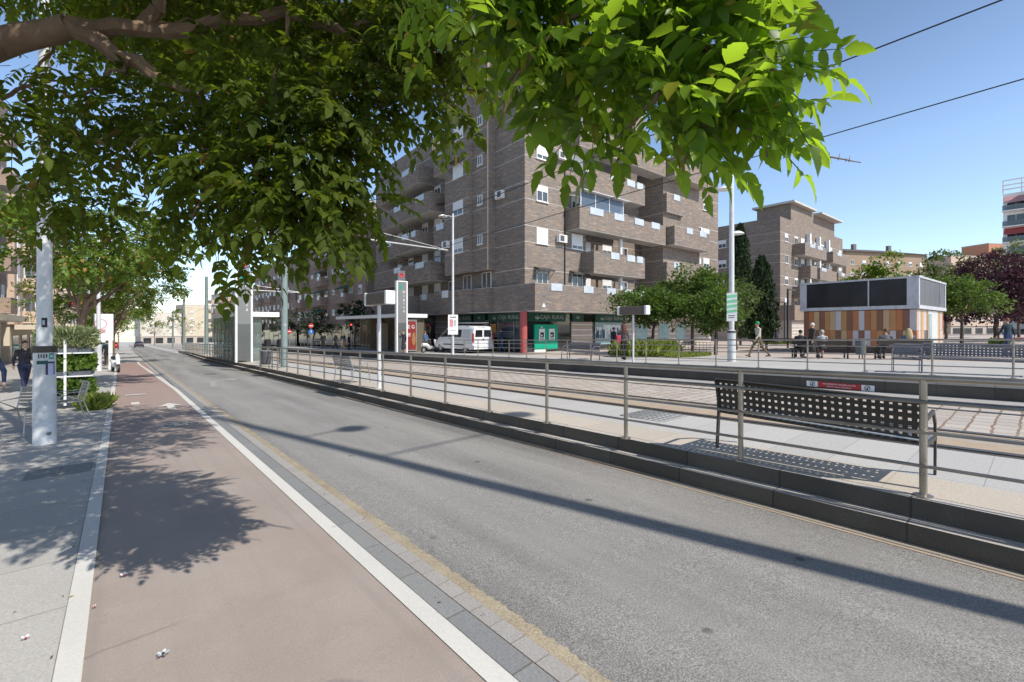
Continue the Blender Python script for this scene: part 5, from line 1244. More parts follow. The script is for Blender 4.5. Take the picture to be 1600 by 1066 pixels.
for (px, py, D, rx, n) in [
    (20, 30, 3.3, 60, 12), (60, 170, 3.2, 60, 12), (150, 20, 3.4, 80, 24), (190, 190, 3.3, 85, 34), (270, 30, 3.3, 90, 34), (300, 110, 3.5, 95, 38), (390, 60, 3.3, 95, 46), (420, 150, 3.1, 95, 52),
    (490, 60, 3.2, 95, 54), (520, 150, 3.0, 90, 52), (600, 40, 2.9, 90, 54), (625, 110, 2.8, 70, 36), (680, 60, 2.5, 75, 56), (690, 125, 2.45, 60, 40), (660, 190, 2.5, 30, 8),
    (690, 215, 2.4, 34, 12), (620, 150, 2.6, 60, 30), (560, 100, 3.2, 90, 50), (470, 110, 3.4, 90, 50), (350, 60, 3.6, 100, 50), (230, 110, 3.6, 90, 40),
    (130, 260, 3.0, 60, 20), (250, 240, 3.0, 90, 44), (340, 230, 2.8, 90, 54), (420, 250, 2.6, 95, 64), (500, 250, 2.6, 85, 54), (560, 240, 2.7, 70, 36), (600, 190, 2.7, 45, 16), (590, 290, 2.7, 40, 12),
    (300, 320, 2.7, 80, 44), (380, 340, 2.4, 90, 56), (460, 340, 2.35, 90, 60), (530, 340, 2.5, 70, 40), (560, 390, 2.6, 48, 18), (330, 390, 2.5, 60, 24), (410, 405, 2.3, 70, 38), (480, 410, 2.3, 70, 40), (540, 430, 2.5, 45, 16), (440, 445, 2.25, 42, 12), (385, 490, 2.5, 26, 7), (340, 470, 2.6, 26, 6), (300, 410, 2.6, 35, 9), (370, 440, 2.5, 30, 8),
    (30, 245, 2.5, 45, 8), (20, 300, 2.3, 32, 5), (90, 300, 2.4, 30, 6), (60, 330, 2.5, 28, 4), (75, 235, 2.6, 40, 8), (210, 330, 2.9, 55, 14), (155, 330, 3.0, 35, 8), (130, 395, 2.9, 45, 20), (100, 410, 2.9, 32, 10), (170, 420, 3.0, 32, 8), (60, 375, 2.9, 28, 5)]:
    blobs.append((at(px, py - (62 if py < 250 else 84), D * (1.07 if py > 280 else 1)), max(.05, rx * D / F * .80 - .05), int(n * 1.35)))
Ps, Ds = [], []
for c, r, n in blobs:
    p_, d_ = in_ball(n, c, (r, r, r * .8)); Ps.append(p_); Ds.append(d_ * .9 + rng.normal(0, .5, (n, 3)) + np.array([0.1, -.1, -.15]))
P = np.concatenate(Ps); Dd = np.concatenate(Ds); S = rng.uniform(.18, .28, len(P))
partsA = [pinnate(P - np.array(T0), Dd, S, 5, droop=.3, leaflet=.27)]
# upper crown, above the picture
Ps, Ds = [], []
for (x, y, z, r, n) in [(-1.6, 3.2, 4.9, 1.3, 190), (-.4, 3.3, 4.9, 1.1, 210), (.3, 2.8, 4.7, .8, 150), (.6, 2.3, 4.3, .55, 70), (-.9, 4.4, 5.5, 1.3, 230), (.1, 4.3, 5.3, 1.0, 200), (.55, 3.5, 4.9, .7, 100), (-.2, 5.6, 5.9, 1.1, 210), (.8, 5.2, 5.6, .8, 90), (-1.6, 5.8, 5.9, 1.3, 180), (-.9, 7.0, 6.1, 1.1, 190), (.3, 6.9, 6.0, 1.0, 160), (1.0, 6.4, 5.8, .6, 50), (-2.6, 4.2, 5.2, 1.2, 120), (-2.6, 2.6, 4.6, 1.0, 60), (-.5, 2.2, 4.2, .6, 60), (1.3, 7.8, 6.0, .8, 60), (-.6, 8.2, 6.4, 1.0, 130), (-1.6, 7.6, 6.6, 1.0, 110), (.2, 8.4, 6.2, .95, 170), (.95, 7.3, 6.0, .75, 90), (.3, 9.5, 6.6, .9, 140), (1.2, 9.0, 6.3, .7, 60), (-.9, 9.6, 6.7, .9, 110), (1.45, 4.7, 5.3, .55, 70), (1.6, 5.8, 5.6, .75, 130), (1.95, 7.0, 5.8, .8, 140), (1.1, 6.1, 6.0, .8, 120), (2.3, 8.1, 6.0, .7, 90), (1.5, 8.0, 6.2, .8, 110)]:
    p_, d_ = in_ball(n, (x, y, z), (r, r, r * .7)); Ps.append(p_); Ds.append(d_ + rng.normal(0, .5, (n, 3)) + np.array([0, 0, -.1]))
P = np.concatenate(Ps); Dd = np.concatenate(Ds)
partsA.append(pinnate(P - np.array(T0), Dd, rng.uniform(.26, .36, len(P)), 4, SIMPLE, SIMPLE, .35, .36, stalk=False))
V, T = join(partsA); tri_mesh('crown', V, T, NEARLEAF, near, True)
# --- a second tree stands behind the viewpoint; only the tips of its longest branch reach into the picture, top right
T1 = Vector((-1.6, -3.9, 0)); T1.z = g(T1.y)
near2 = thing('street_tree', 'sunlit leaf sprays of a golden rain tree hanging before the sky at upper right', 'tree', T1)
b = MB(); limb(b, [T1 + Vector((0, 0, -.05)), Vector((-1.15, -3.5, 1.5)), Vector((-1.0, -3.2, 2.9))], .18, .12, 12, .02, rs)
b.v = [(x - T1.x, y - T1.y, z - T1.z) for x, y, z in b.v]; b.build('trunk', MAT['bark'], near2, True)
br = MB(); f2 = Vector((-1.0, -3.2, 2.9)); Q = Vector((1.0, -.35, 2.95))
limb(br, [f2, Vector((-.2, -2.2, 3.3)), Vector((.6, -1.1, 3.2)), Q], .09, .022, 10, .02, rs)
limb(br, [f2, Vector((-1.4, -3.6, 4.6)), Vector((-1.5, -3.8, 6.0))], .09, .03, 8, .03, rs); limb(br, [f2, Vector((-.4, -3.4, 4.4)), Vector((.4, -3.6, 5.2))], .07, .02, 8, .03, rs)
def AT(px, py, D): return at(px - 62, py - 34, D * .88)
tw = [(1060, -20, .84), (1150, 110, .80), (1205, 190, .78)]
limb(br, [Q] + [AT(*q) for q in tw], .016, .003, 8, .02, rs)
for pts in ([(1060, -20, .84), (960, 60, .84), (890, 120, .84), (855, 160, .85)], [(1060, -20, .84), (1010, 100, .82), (960, 200, .82)], [(1060, -20, .84), (930, 0, .84), (830, 30, .84), (785, 80, .84)], [(1150, 110, .80), (1080, 190, .80), (1020, 260, .80)], [(1150, 110, .80), (1230, 130, .76), (1300, 150, .74)], [(1060, -20, .84), (1160, 10, .78), (1230, 40, .76)], [(1205, 190, .78), (1240, 240, .77), (1262, 280, .76)], [(1205, 190, .78), (1150, 240, .80), (1130, 290, .8)], [(890, 120, .84), (850, 200, .86), (835, 240, .86)]):
    limb(br, [AT(*q) for q in pts], .0065, .0016, 6, .03, rs)
limb(br, [at(1205, 190, .78), at(1240, 238, 1.1), at(1300, 246, 1.1), at(1345, 254, 1.1)], .004, .0012, 5, .01, rs)
for k in range(7):
    kk = k * 1.25 + rs.uniform(-.5, .5); q0 = at(1262 + kk * 9, 242 + kk * 1.6, 1.1); br.tube([q0, q0 + Vector((rs.uniform(.004, .02), 0, rs.choice([-1, 1]) * rs.uniform(.006, .022)))], [.0011, .0005], 4)
br.v = [(x - T1.x, y - T1.y, z - T1.z) for x, y, z in br.v]; br.build('branch', MAT['bark'], near2, True)
Ps, Ds = [], []
for (px, py, D, rx, n) in [(800, -10, .84, 50, 12), (795, 50, .84, 38, 9), (845, 95, .84, 34, 8), (750, 0, .84, 40, 8), (900, 175, .85, 20, 3), (860, 10, .86, 45, 12), (930, 15, .86, 60, 16), (1000, 0, .85, 70, 18), (1080, 5, .84, 70, 18), (1150, 10, .80, 65, 16), (1205, 15, .77, 40, 8), (880, 75, .86, 40, 9), (940, 80, .85, 55, 13), (1020, 75, .84, 60, 16), (1095, 75, .82, 60, 16), (1160, 80, .79, 50, 12), (905, 135, .86, 34, 5), (975, 145, .84, 48, 11), (1050, 145, .82, 55, 14), (1120, 145, .80, 52, 14), (1185, 140, .77, 40, 8), (1235, 150, .75, 28, 5), (1000, 205, .83, 34, 6), (1065, 210, .81, 40, 8), (1135, 205, .79, 40, 9), (1195, 205, .77, 34, 7), (870, 190, .86, 12, 2), (1090, 255, .80, 22, 3), (1150, 250, .79, 22, 3), (1235, 235, .76, 20, 4), (1262, 160, .75, 16, 3), (1215, 60, .76, 20, 3), (1020, 250, .82, 14, 2)]:
    p_, d_ = in_ball(int(n * 1.5), AT(px - 6, py - 20, D), (rx * D * .9 / F,) * 3); Ps.append(p_); Ds.append(d_ * .55 + rng.normal(0, .42, (len(p_), 3)) + np.array([.32, -.27, -.08]))
P = np.concatenate(Ps); Dd = np.concatenate(Ds)
pA = [pinnate(P - np.array(T1), Dd, rng.uniform(.08, .13, len(P)), 4, droop=.15, leaflet=.335)]
Ps, Ds = [], []
for (x, y, z, r, n) in [(-1.9, -3.9, 5.6, 1.4, 260), (-2.6, -3.4, 5.0, 1.2, 150), (-1.0, -5.0, 5.6, 1.3, 160)]:
    p_, d_ = in_ball(n, (x, y, z), (r, r, r * .7)); Ps.append(p_); Ds.append(d_ + rng.normal(0, .5, (n, 3)))
P = np.concatenate(Ps); Dd = np.concatenate(Ds); pA.append(pinnate(P - np.array(T1), Dd, rng.uniform(.26, .36, len(P)), 4, SIMPLE, SIMPLE, .35, .36, stalk=False))
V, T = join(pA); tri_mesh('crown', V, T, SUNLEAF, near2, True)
def tree(label, base, lobes, trunk, m, n, size, group=None, bark='bark', tmpl=SIMPLE, pin=False, up=.2, name='tree', cat='tree', droop=.3):
    """lobes: (dx,dy,dz,r[,rz]) from the base; trunk: list of (x,y,z) offsets, radius"""
    t = thing(name, label, cat, base, 0, group); rs = random.Random(hash(label) % 999 if False else len(label) * 7 + n)
    b = MB(); pts, r0, r1 = trunk; limb(b, [Vector(p) for p in pts], r0, r1, 10, .015, rs); b.build('trunk', MAT[bark], t, True)
    b = MB(); top = Vector(pts[-1])
    for l in lobes:
        c = Vector(l[:3]); limb(b, [top.lerp(Vector(pts[-2]), rs.random() * .5), (top + c) / 2 + Vector((0, 0, -.1)), c + Vector((0, 0, l[3] * .3))], r1 * .55, .012, 6, .06, rs)
    b.build('limb', MAT[bark], t, True)
    tot = sum(l[3] ** 2 for l in lobes); Ps, Ds = [], []
    for l in lobes:
        k = max(8, int(n * l[3] ** 2 / tot)); rz = l[4] if len(l) > 4 else l[3] * .75
        # clumps make light and dark masses with gaps between them
        nc = max(5, int(k / 26)); cc, cd = in_ball(nc, l[:3], (l[3], l[3], rz), .45); w = rng.integers(0, nc, k)
        pp = cc[w] + rng.normal(0, .17 * l[3] ** .5 + .04, (k, 3)) * np.array([1, 1, .55]); Ps.append(pp)
        Ds.append(cd[w] * .8 + rng.normal(0, .55, (k, 3)) + np.array([0, 0, up]))
    P = np.concatenate(Ps); D_ = np.concatenate(Ds)
    if pin: V, T = pinnate(P, D_, rng.uniform(.8, 1.2, len(P)) * size, 3, CARD, CARD, droop, .42, stalk=False)
    else: V, T = blades(P, D_, rng.normal(0, .5, (len(P), 3)) + np.array([0, 0, 1.0]), rng.uniform(.7, 1.3, len(P)) * size, tmpl)
    tri_mesh('crown', V, T, m, t); return t
# street trees of the left pavement
def st(label, x, y, sc, n, lean=(0, 0), group=None, col=MIDLEAF, seed=0):
    r_ = random.Random(seed); L = []
    for k in range(9):
        a = k * 2.4 + r_.random(); rr2 = (.5 + .9 * r_.random()) * 1.7 * sc
        L.append((lean[0] + rr2 * math.cos(a), lean[1] + rr2 * math.sin(a), (3.7 + r_.random() * 2.0) * sc ** .5, (1.0 + .45 * r_.random()) * sc))
    L.append((lean[0], lean[1], 5.2 * sc ** .5, 1.7 * sc))
    return tree(label, (x, y, g(y) + .012), L, ([(0, 0, -.05), (lean[0] * .25, lean[1] * .3, 1.3), (lean[0] * .8, lean[1] * .8, 3.0 * sc ** .5)], .16, .10), col, n, .34, group, pin=True, name='street_tree')
st('yellowing street tree with leaning trunk behind the plant trolley', -1.35, 22.5, 1.18, 2700, (.55, -.5), seed=2)
st('rounded street tree beyond the white hoarding', -.7, 44, 1.45, 2600, (.3, 0), seed=5)
st('third green street tree down the left pavement', -.6, 57, 1.5, 1800, (.2, 0), seed=8)
st('distant street tree before the far bend on the left', -.8, 74, 1.5, 1400, (0, 0), seed=12)
st('distant street tree by the far end of the left pavement', -1.2, 96, 1.5, 1100, (0, 0), seed=13)
st('far small tree at the left end of the street', -.5, 150, 1.5, 500, (0, 0), seed=14)
st('big tree on the left at the bend before the pale houses', -4.5, 168, 2.6, 900, (0, 0), seed=25)
st('leafy tree beyond the last white pole on the left', -2.2, 122, 2.0, 900, (0, 0), seed=26)
st('wide tree closing the left pavement at the far bend', -8.5, 190, 3.2, 900, (0, 0), seed=27)
st('small tree before the pale houses, left of the far road', -3.5, 118, 1.5, 600, (0, 0), seed=15)
st('small tree before the pale houses, farthest on the left kerb', -2.6, 176, 1.7, 500, (0, 0), seed=16)
st('tree closing the far end of the street in its middle', 9.0, 205, 1.9, 500, (0, 0), seed=17)
st('tree at the far end of the street right of its middle', 15.0, 180, 1.7, 500, (0, 0), seed=18)
st('tree in the tram strip far behind the masts', 21.0, 150, 1.5, 500, (0, 0), seed=19)
# trees beyond the tram line
for i, (x, y, h, r, lb) in enumerate([(20.3, 66, 4.9, 2.6, 'dark clipped street tree left of the blue road sign'), (20.0, 80, 4.6, 2.4, 'second dark street tree along the far kerb'), (19.5, 98, 4.6, 2.6, 'dark tree behind the near glass shelter'), (19, 118, 4.8, 3.0, 'light green tree far behind the near shelter'), (20.6, 52, 5.8, 1.7, 'thin tall street tree behind the far shelter canopy'), (20.8, 46.5, 3.7, 1.5, 'small dark street tree behind the far shelter')]):
    L = [(math.cos(k * 1.6) * r * .55, math.sin(k * 1.6) * r * .55, h * .62 + (k % 3) * .45, r * .62) for k in range(6)] + [(0, 0, h * .8, r * .7)]
    tree(lb, (x, y, g(y) + .4), L, ([(0, 0, -.05), (0, 0, 1.2), (.1, 0, h * .5)], .12, .07), DARKLEAF if i != 3 else MIDLEAF, 900, .30, None, 'barkdark', CARD)
# plaza trees
def pz(lb, px, py, D, h, r, n, m=PLAZALEAF, trunk=.11, size=.17, flat=.75, spread=None, low=.52, seed=1, z0=.484):
    q = at(px, py, D); base = (q.x, q.y, g(q.y) + z0); r_ = random.Random(seed); L = []
    for k in range(8):
        a = k * 2.4 + r_.random(); d = r * (.35 + .3 * r_.random()); L.append((d * math.cos(a), d * math.sin(a), h * (low + .3 * r_.random()), r * (.40 + .14 * r_.random())))
    L.append((0, 0, h - r * .5, r * .52)); L.append((.2, 0, h * .66, r * .6))
    return tree(lb, base, L, ([(0, 0, -.05), (r_.uniform(-.1, .1), 0, h * .22), (r_.uniform(-.2, .2), 0, h * .45)], trunk, trunk * .6), m, n, size, None, 'barkdark', CARD)
pz('round dark green plaza tree nearest the bank', 1020, 550, 27.5, 4.3, 2.3, 6800, seed=2)
pz('taller plaza tree in the middle of the cluster before the brick block', 1082, 553, 28.5, 5.8, 2.6, 8200, seed=3, low=.42)
pz('small leafy plaza tree just left of the white lamp post', 1118, 556, 25.5, 3.8, 1.45, 4200, seed=4, low=.42)
pz('olive tinted plaza tree right of the white lamp post', 1150, 548, 32, 4.9, 1.75, 3600, OLIVELEAF, seed=5, low=.45)
pz('plaza tree with pale trunk right of the tiled kiosk', 1503, 552, 29.5, 4.9, 2.1, 5200, seed=6, low=.5)
pz('large purple leaved plum tree at the right edge', 1556, 545, 38, 8.1, 4.5, 12500, PLUMLEAF, .2, .22, seed=7, low=.36)
pz('second purple leaved plum tree behind the first', 1606, 543, 42, 8.2, 4.0, 7000, PLUMLEAF, .2, .22, seed=8, low=.36)
pz('bright green tree rising behind the tiled kiosk', 1385, 538, 46, 9.3, 3.0, 4200, MIDLEAF, .14, .26, seed=9, low=.5)
pz('broad green tree behind the left part of the kiosk', 1345, 538, 50, 7.6, 3.0, 3600, MIDLEAF, .14, .26, seed=10, low=.5)
pz('olive green tree behind the kiosk corner', 1478, 540, 52, 10.5, 3.8, 4400, OLIVELEAF, .16, .28, seed=11, low=.52)
pz('pale olive tree before the ochre tower', 1592, 540, 62, 13.5, 4.4, 4200, OLIVELEAF, .18, .32, seed=12, low=.6)
def cypress(lb, px, py, D, h, r, n, lobes=1):
    q = at(px, py, D); t = thing('cypress', lb, 'cypress', (q.x, q.y, g(q.y) + .48))
    b = MB(); b.cyl((0, 0, -.05), (0, 0, h * .85), .12, .02, 8); b.build('trunk', MAT['barkdark'], t, True)
    Ps, Ds = [], []
    for k in range(lobes):
        hh = h * (1 - .17 * k); ox = [0, .55, -.5][k] * r; m = n // lobes
        z = rng.uniform(.04, 1, m) ** .9; prof = r * (.6 if k else 1) * np.minimum(1, .55 + z * 2.2) * np.maximum(.03, 1 - z ** 2.0) ** .62
        a = rng.uniform(0, 2 * math.pi, m); bumpy = 1 + .14 * np.sin(a * 5 + z * 17) + .12 * np.sin(a * 3 - z * 31); q_ = prof * bumpy * rng.uniform(.72, 1, m)
        Ps.append(np.stack([ox + q_ * np.cos(a), ox * .4 + q_ * np.sin(a), z * hh], 1)); Ds.append(np.stack([np.cos(a) * .35, np.sin(a) * .35, np.full(m, 1.0)], 1) + rng.normal(0, .22, (m, 3)))
    P = np.concatenate(Ps); D_ = np.concatenate(Ds)
    V, T = blades(P, D_, np.stack([P[:, 0], P[:, 1], np.zeros(len(P))], 1) + rng.normal(0, .5, P.shape), rng.uniform(.16, .34, len(P)), CARD); tri_mesh('crown', V, T, CYPLEAF, t); return t
cypress('broad dark cypress with two points near the brick blocks', 1190, 541, 35, 6.9, 1.15, 5200, 2)
cypress('taller slim cypress behind the white lamp post', 1157, 541, 43, 11.3, 1.15, 5000, 1)
# hedges, flower bed and ground cover
def hedge(lb, x0, x1, y0, y1, h, n, m, size=.13, base_z=.484, name='hedge'):
    base = ((x0 + x1) / 2, (y0 + y1) / 2, g((y0 + y1) / 2) + base_z); t = thing(name, lb, name.replace('_', ' '), base)
    b = MB(); sx, sy = (x1 - x0) / 2, (y1 - y0) / 2; b.box(-sx * .9, sx * .9, -sy * .9, sy * .9, 0, h * .82); b.build('stems', plain('hedge_inside', (.02, .03, .012), .9), t)
    P = np.stack([rng.uniform(-sx, sx, n), rng.uniform(-sy, sy, n), rng.uniform(.03, 1, n) ** .7 * h * (1 + .08 * rng.normal(0, 1, n))], 1)
    V, T = blades(P, rng.normal(0, .6, (n, 3)) + np.array([0, 0, .5]), rng.normal(0, 1, (n, 3)), rng.uniform(.6, 1.3, n) * size, CARD); tri_mesh('leaves', V, T, m, t); return t
def grassbed(lb, poly_c, rx, ry, h, n, m, z0, name='ground_cover', kind='stuff', rot=0):
    a = rng.uniform(0, 2 * math.pi, n); q = np.sqrt(rng.uniform(0, 1, n)); x = q * np.cos(a) * rx; y = q * np.sin(a) * ry; c_, s_ = math.cos(rot), math.sin(rot)
    P = np.stack([poly_c[0] + x * c_ - y * s_, poly_c[1] + x * s_ + y * c_, np.full(n, z0)], 1); P[:, 2] += -K * P[:, 1]
    D_ = rng.normal(0, .38, (n, 3)) + np.array([0, 0, 1.0]); V, T = blades(P, D_, rng.normal(0, 1, (n, 3)), rng.uniform(.5, 1.15, n) * h, (CARD[0] * np.array([.30, 1, 1]), CARD[1]))
    return tag(tri_mesh(name, V, T, m), lb, 'ground cover', kind=kind)
q = at(1000, 553, 25.5); grassbed('bright green low planting behind the far railing', (q.x + .3, q.y - .2), 2.1, 1.3, .88, 7500, GRASS, .484)
q = at(1075, 556, 24.5); grassbed('thin grass and dry blades by the dark low fence', (q.x, q.y), 1.9, .9, .22, 2500, GRASS, .484)
q = at(1530, 548, 33.5); hedge('low clipped hedge between the kiosk tree and the purple tree', q.x - 2.5, q.x + 1.6, q.y - 1.5, q.y - .6, .45, 2600, PLAZALEAF)
q = at(1240, 541, 46); grassbed('patch of lawn at the foot of the brick block', (q.x, q.y), 5, 2.2, .25, 3000, GRASS, .484)
q = at(1065, 551, 30); lowf = thing('low_fence', 'low dark fence around the planting by the plaza trees', 'fence', (q.x, q.y, g(q.y) + .484), R(-20))
for k in range(17):
    b = MB(); b.cyl((-2.4 + k * .3, 0, 0), (-2.4 + k * .3, 0, .62), .014, None, 6); b.build('bar', MAT['black'], lowf, True)
b = MB(); b.box(-2.45, 2.45, -.02, .02, .60, .64); b.build('rail', MAT['black'], lowf)
# left pavement: hedge on a low wall
lw = thing('planter_wall', 'pale low wall carrying a clipped hedge on the left', 'wall', (-5.35, 25.0, g(25)))
b = MB(); b.box(-1.4, .55, -2.6, 2.2, -.05, 1.05); b.build('wall', MAT['cream'], lw, bevel=.03)
hedge('square clipped green hedge on the pale low wall', -6.6, -4.95, 22.6, 27.0, 1.45, 5200, leaf_mat('hedge_leaf', (.05, .085, .02), (.10, .15, .035), (.14, .22, .04), .6, .25), .09, 1.05)
# plant trolley
pt = thing('plant_trolley', 'white wheeled trolley with three shelves of potted plants by the posted pole', 'trolley', (-1.05, 16.6, g(16.6) + .012), R(-6))
for k, z in enumerate((.20, .82, 1.42)):
    b = MB(); b.box(-.52, .52, -.30, .30, z, z + .03); sh = b.build('shelf', MAT['white'], pt)
    b = MB(); b.box(-.48, .48, -.27, .27, z + .032, z + .14); b.build('tray', plain('tray_grey', (.10, .11, .125), .5), sh)
for x in (0.0,):
    for y in (-.32, .32):
        b = MB(); b.box(x - .025, x + .025, y - .02, y + .02, .1, 1.78); b.build('upright', MAT['white'], pt)
for x in (-.42, .42):
    for y in (-.25, .25): wheel(pt, x, y, .085, .04)
def plants(lb, name, zc, n, m, h, size, rx=.50, ry=.30, tm=CARD):
    t = thing(name, lb, name.replace('_', ' '), (-1.05, 16.6, g(16.6) + .012 + zc), R(-6))
    if name != 'leafy_plants' or True:
        for x in (-.30, .26):
            b = MB(); b.prism([(-.20, 0), (.20, 0), (.24, .16), (-.24, .16)], 'y', -.12, .12); o = b.build('pot', plain('pot_pinkish', (.48, .36, .31), .6) if zc > 1.3 else MAT['black'], t, loc=(x, -.02, 0))
    P = np.stack([rng.uniform(-rx, rx, n), rng.uniform(-ry, ry, n), .10 + rng.uniform(0, 1, n) * h * .8], 1)
    D_ = rng.normal(0, .5, (n, 3)) + np.array([0, 0, 1.0]) + P * np.array([1, 1, 0]); V, T = blades(P, D_, rng.normal(0, 1, (n, 3)), rng.uniform(.6, 1.3, n) * size, tm); tri_mesh('foliage', V, T, m, t); return t
plants('grey-green lavender in pink pots on the top shelf of the trolley', 'lavender_plants', 1.46, 4200, LAV, .50, .20, tm=(CARD[0] * np.array([.28, 1, 1]), CARD[1]))
plants('leafy green seedlings on the middle shelf of the trolley', 'leafy_plants', .86, 1500, POTLEAF, .48, .13)
plants('mixed green plants on the bottom shelf of the trolley', 'leafy_plants', .24, 1300, POTLEAF, .45, .12)
q = gnd(147, 640); grassbed('tuft of bright grass growing beside the trolley', (q.x + .02, q.y),   .27, .32, .40, 1300, GRASS, .012, 'grass_tuft', None)
q = at(97, 540, 11.8); t = thing('yellow_flower', 'yellow flower at the left end of the top trolley shelf', 'flower', (-1.52, 16.42, g(16.5) + 1.5))
b = MB()
for k in range(8): a = k * .785; b.ball((.05 * math.cos(a), -.02, .28 + .05 * math.sin(a)), .035, 8)
b.build('petals', plain('petal_yellow', (.72, .48, .02)), t, True); b = MB(); b.cyl((0, 0, 0), (0, 0, .25), .008, None, 6); b.build('stem', MAT['signgreen'], t)
def bistro(lb, loc, rz):
    t = thing('metal_chair', lb, 'chair', loc, rz)
    for sx in (-.22, .22):
        b = MB(); b.tube([(sx, .25, 0), (sx, .21, .45), (sx, -.20, .46), (sx * .95, -.30, .86)], .013, 8); b.build('frame', MAT['galv'], t, True)
        b = MB(); b.tube([(sx, -.34, 0), (sx, -.20, .46), (sx, .18, .65), (sx, -.24, .66)], .013, 8); b.build('leg', MAT['galv'], t, True)
    b = MB()
    for k in range(6): b.box(-.21, .21, -.19 + k * .068, -.14 + k * .068, .455, .47)
    b.build('seat', plain('chair_slats', (.30, .27, .23), .5), t)
    b = MB()
    for k in range(6):
        z = .52 + k * .06; y = -.21 - (z - .46) * .24; b.box(-.20, .20, y - .008, y + .008, z, z + .045)
    b.build('backrest', plain('chair_slats', (.30, .27, .23), .5), t); return t
bistro('aluminium slatted cafe chair in front of the plant trolley', (-.86, 13.55, g(13.5) + .012), R(105))
bistro('aluminium cafe chair half hidden behind the postered pole', (-1.42, 12.5, g(12.5) + .012), R(150))
# small signs at the far crossing
def roadsign(lb, x, y, discs, h=2.6):
    t = thing('road_sign', lb, 'road sign', (x, y, g(y) + .45))
    b = MB(); b.cyl((0, 0, 0), (0, 0, h + .3), .03, None, 8); b.build('post', MAT['galv'], t, True)
    for kind_, z in discs:
        b = MB(mp=lambda X, Y, Z: (X, -Z, Y + z))
        if kind_ == 'no':
            b.lathe([(.30, .03), (.30, .05)], 24); d = b.build('disc', plain('sign_red', (.45, .04, .035), .5, .08), t); box_part('bar', d, MAT['white'], -.2, .2, -.062, -.052, z - .05, z + .05)
        elif kind_ == 'blue':
            b.lathe([(.30, .03), (.30, .05)], 24); d = b.build('disc', plain('sign_blue', (.02, .16, .50), .5), t)
            b2 = MB(); b2.add([(-.03, -.055, z - .17), (.03, -.055, z - .17), (.03, -.055, z + .05), (.10, -.055, z + .05), (0, -.055, z + .18), (-.10, -.055, z + .05), (-.03, -.055, z + .05)], [(0, 1, 2, 3, 4, 5, 6)]); b2.build('arrow', MAT['white'], d, fix=False)
        elif kind_ == 'sq':
            d = box_part('plate', t, plain('sign_blue', (.02, .16, .50), .5), -.38, .38, -.05, -.03, z - .38, z + .38)
            b2 = MB(); b2.add([(-.28, -.055, z - .26), (.28, -.055, z - .26), (0, -.055, z + .26)], [(0, 1, 2)]); b2.build('triangle', MAT['white'], d, fix=False)
            b2 = MB(); b2.ball((.02, -.058, z + .06), .045, 8, 0, (1, .1, 1)); b2.tube([(.02, -.06, z), (0, -.06, z - .1), (-.07, -.06, z - .22)], .02, 6); b2.tube([(0, -.06, z - .1), (.08, -.06, z - .22)], .02, 6); b2.build('walker', MAT['black'], d)
    return t
roadsign('no entry disc above a blue arrow disc on a post by the far trees', 17.4, 57.5, [('no', 2.75), ('blue', 2.05)])
roadsign('blue square pedestrian crossing sign behind the far shelter', 19.2, 44.0, [('sq', 2.75)])
roadsign('small red no entry disc just right of the near totem', 17.2, 66, [('no', 2.2)])
tl = thing('traffic_light', 'traffic light showing red near the far shelter', 'traffic light', (18.2, 47.0, g(47) + .48))
b = MB(); b.cyl((0, 0, 0), (0, 0, 2.4), .05, None, 8); b.build('post', MAT['darkmetal'], tl, True)
b = MB(); b.box(-.14, .14, -.1, .1, 2.0, 2.75); b.build('housing', MAT['black'], tl)
m_, nt_, b_ = _nt('red_signal'); b_.inputs['Emission Color'].default_value = (1, .05, .03, 1); b_.inputs['Emission Strength'].default_value = 4; b_.inputs['Base Color'].default_value = (.5, .02, .02, 1)
b = MB(); b.ball((0, -.1, 2.58), .09, 10, 0, (1, .3, 1)); b.build('red_lens', m_, tl, True)
b = MB(); b.ball((0, -.1, 2.28), .09, 10, 0, (1, .3, 1)); b.build('green_lens', MAT['signgreen'], tl, True)
def slimlamp(lb, px, py, D, h, arm):
    q = at(px, py, D); t = thing('plaza_lamp', lb, 'lamp', (q.x, q.y, g(q.y) + .48), 0)
    b = MB(); b.box(-.06, .06, -.06, .06, 0, h); b.build('post', MAT['darkmetal'], t); b = MB(); b.box(-.05, arm, -.05, .05, h + .003, h + .1) if arm > 0 else b.box(arm, .05, -.05, .05, h + .003, h + .1); b.build('arm', MAT['darkmetal'], t)
slimlamp('dark plaza lamp with a bent arm left of the tiled kiosk', 1231, 541, 34, 4.35, 1.6); slimlamp('thinner dark plaza lamp by the low wall', 1226, 540, 44, 4.0, -1.2)
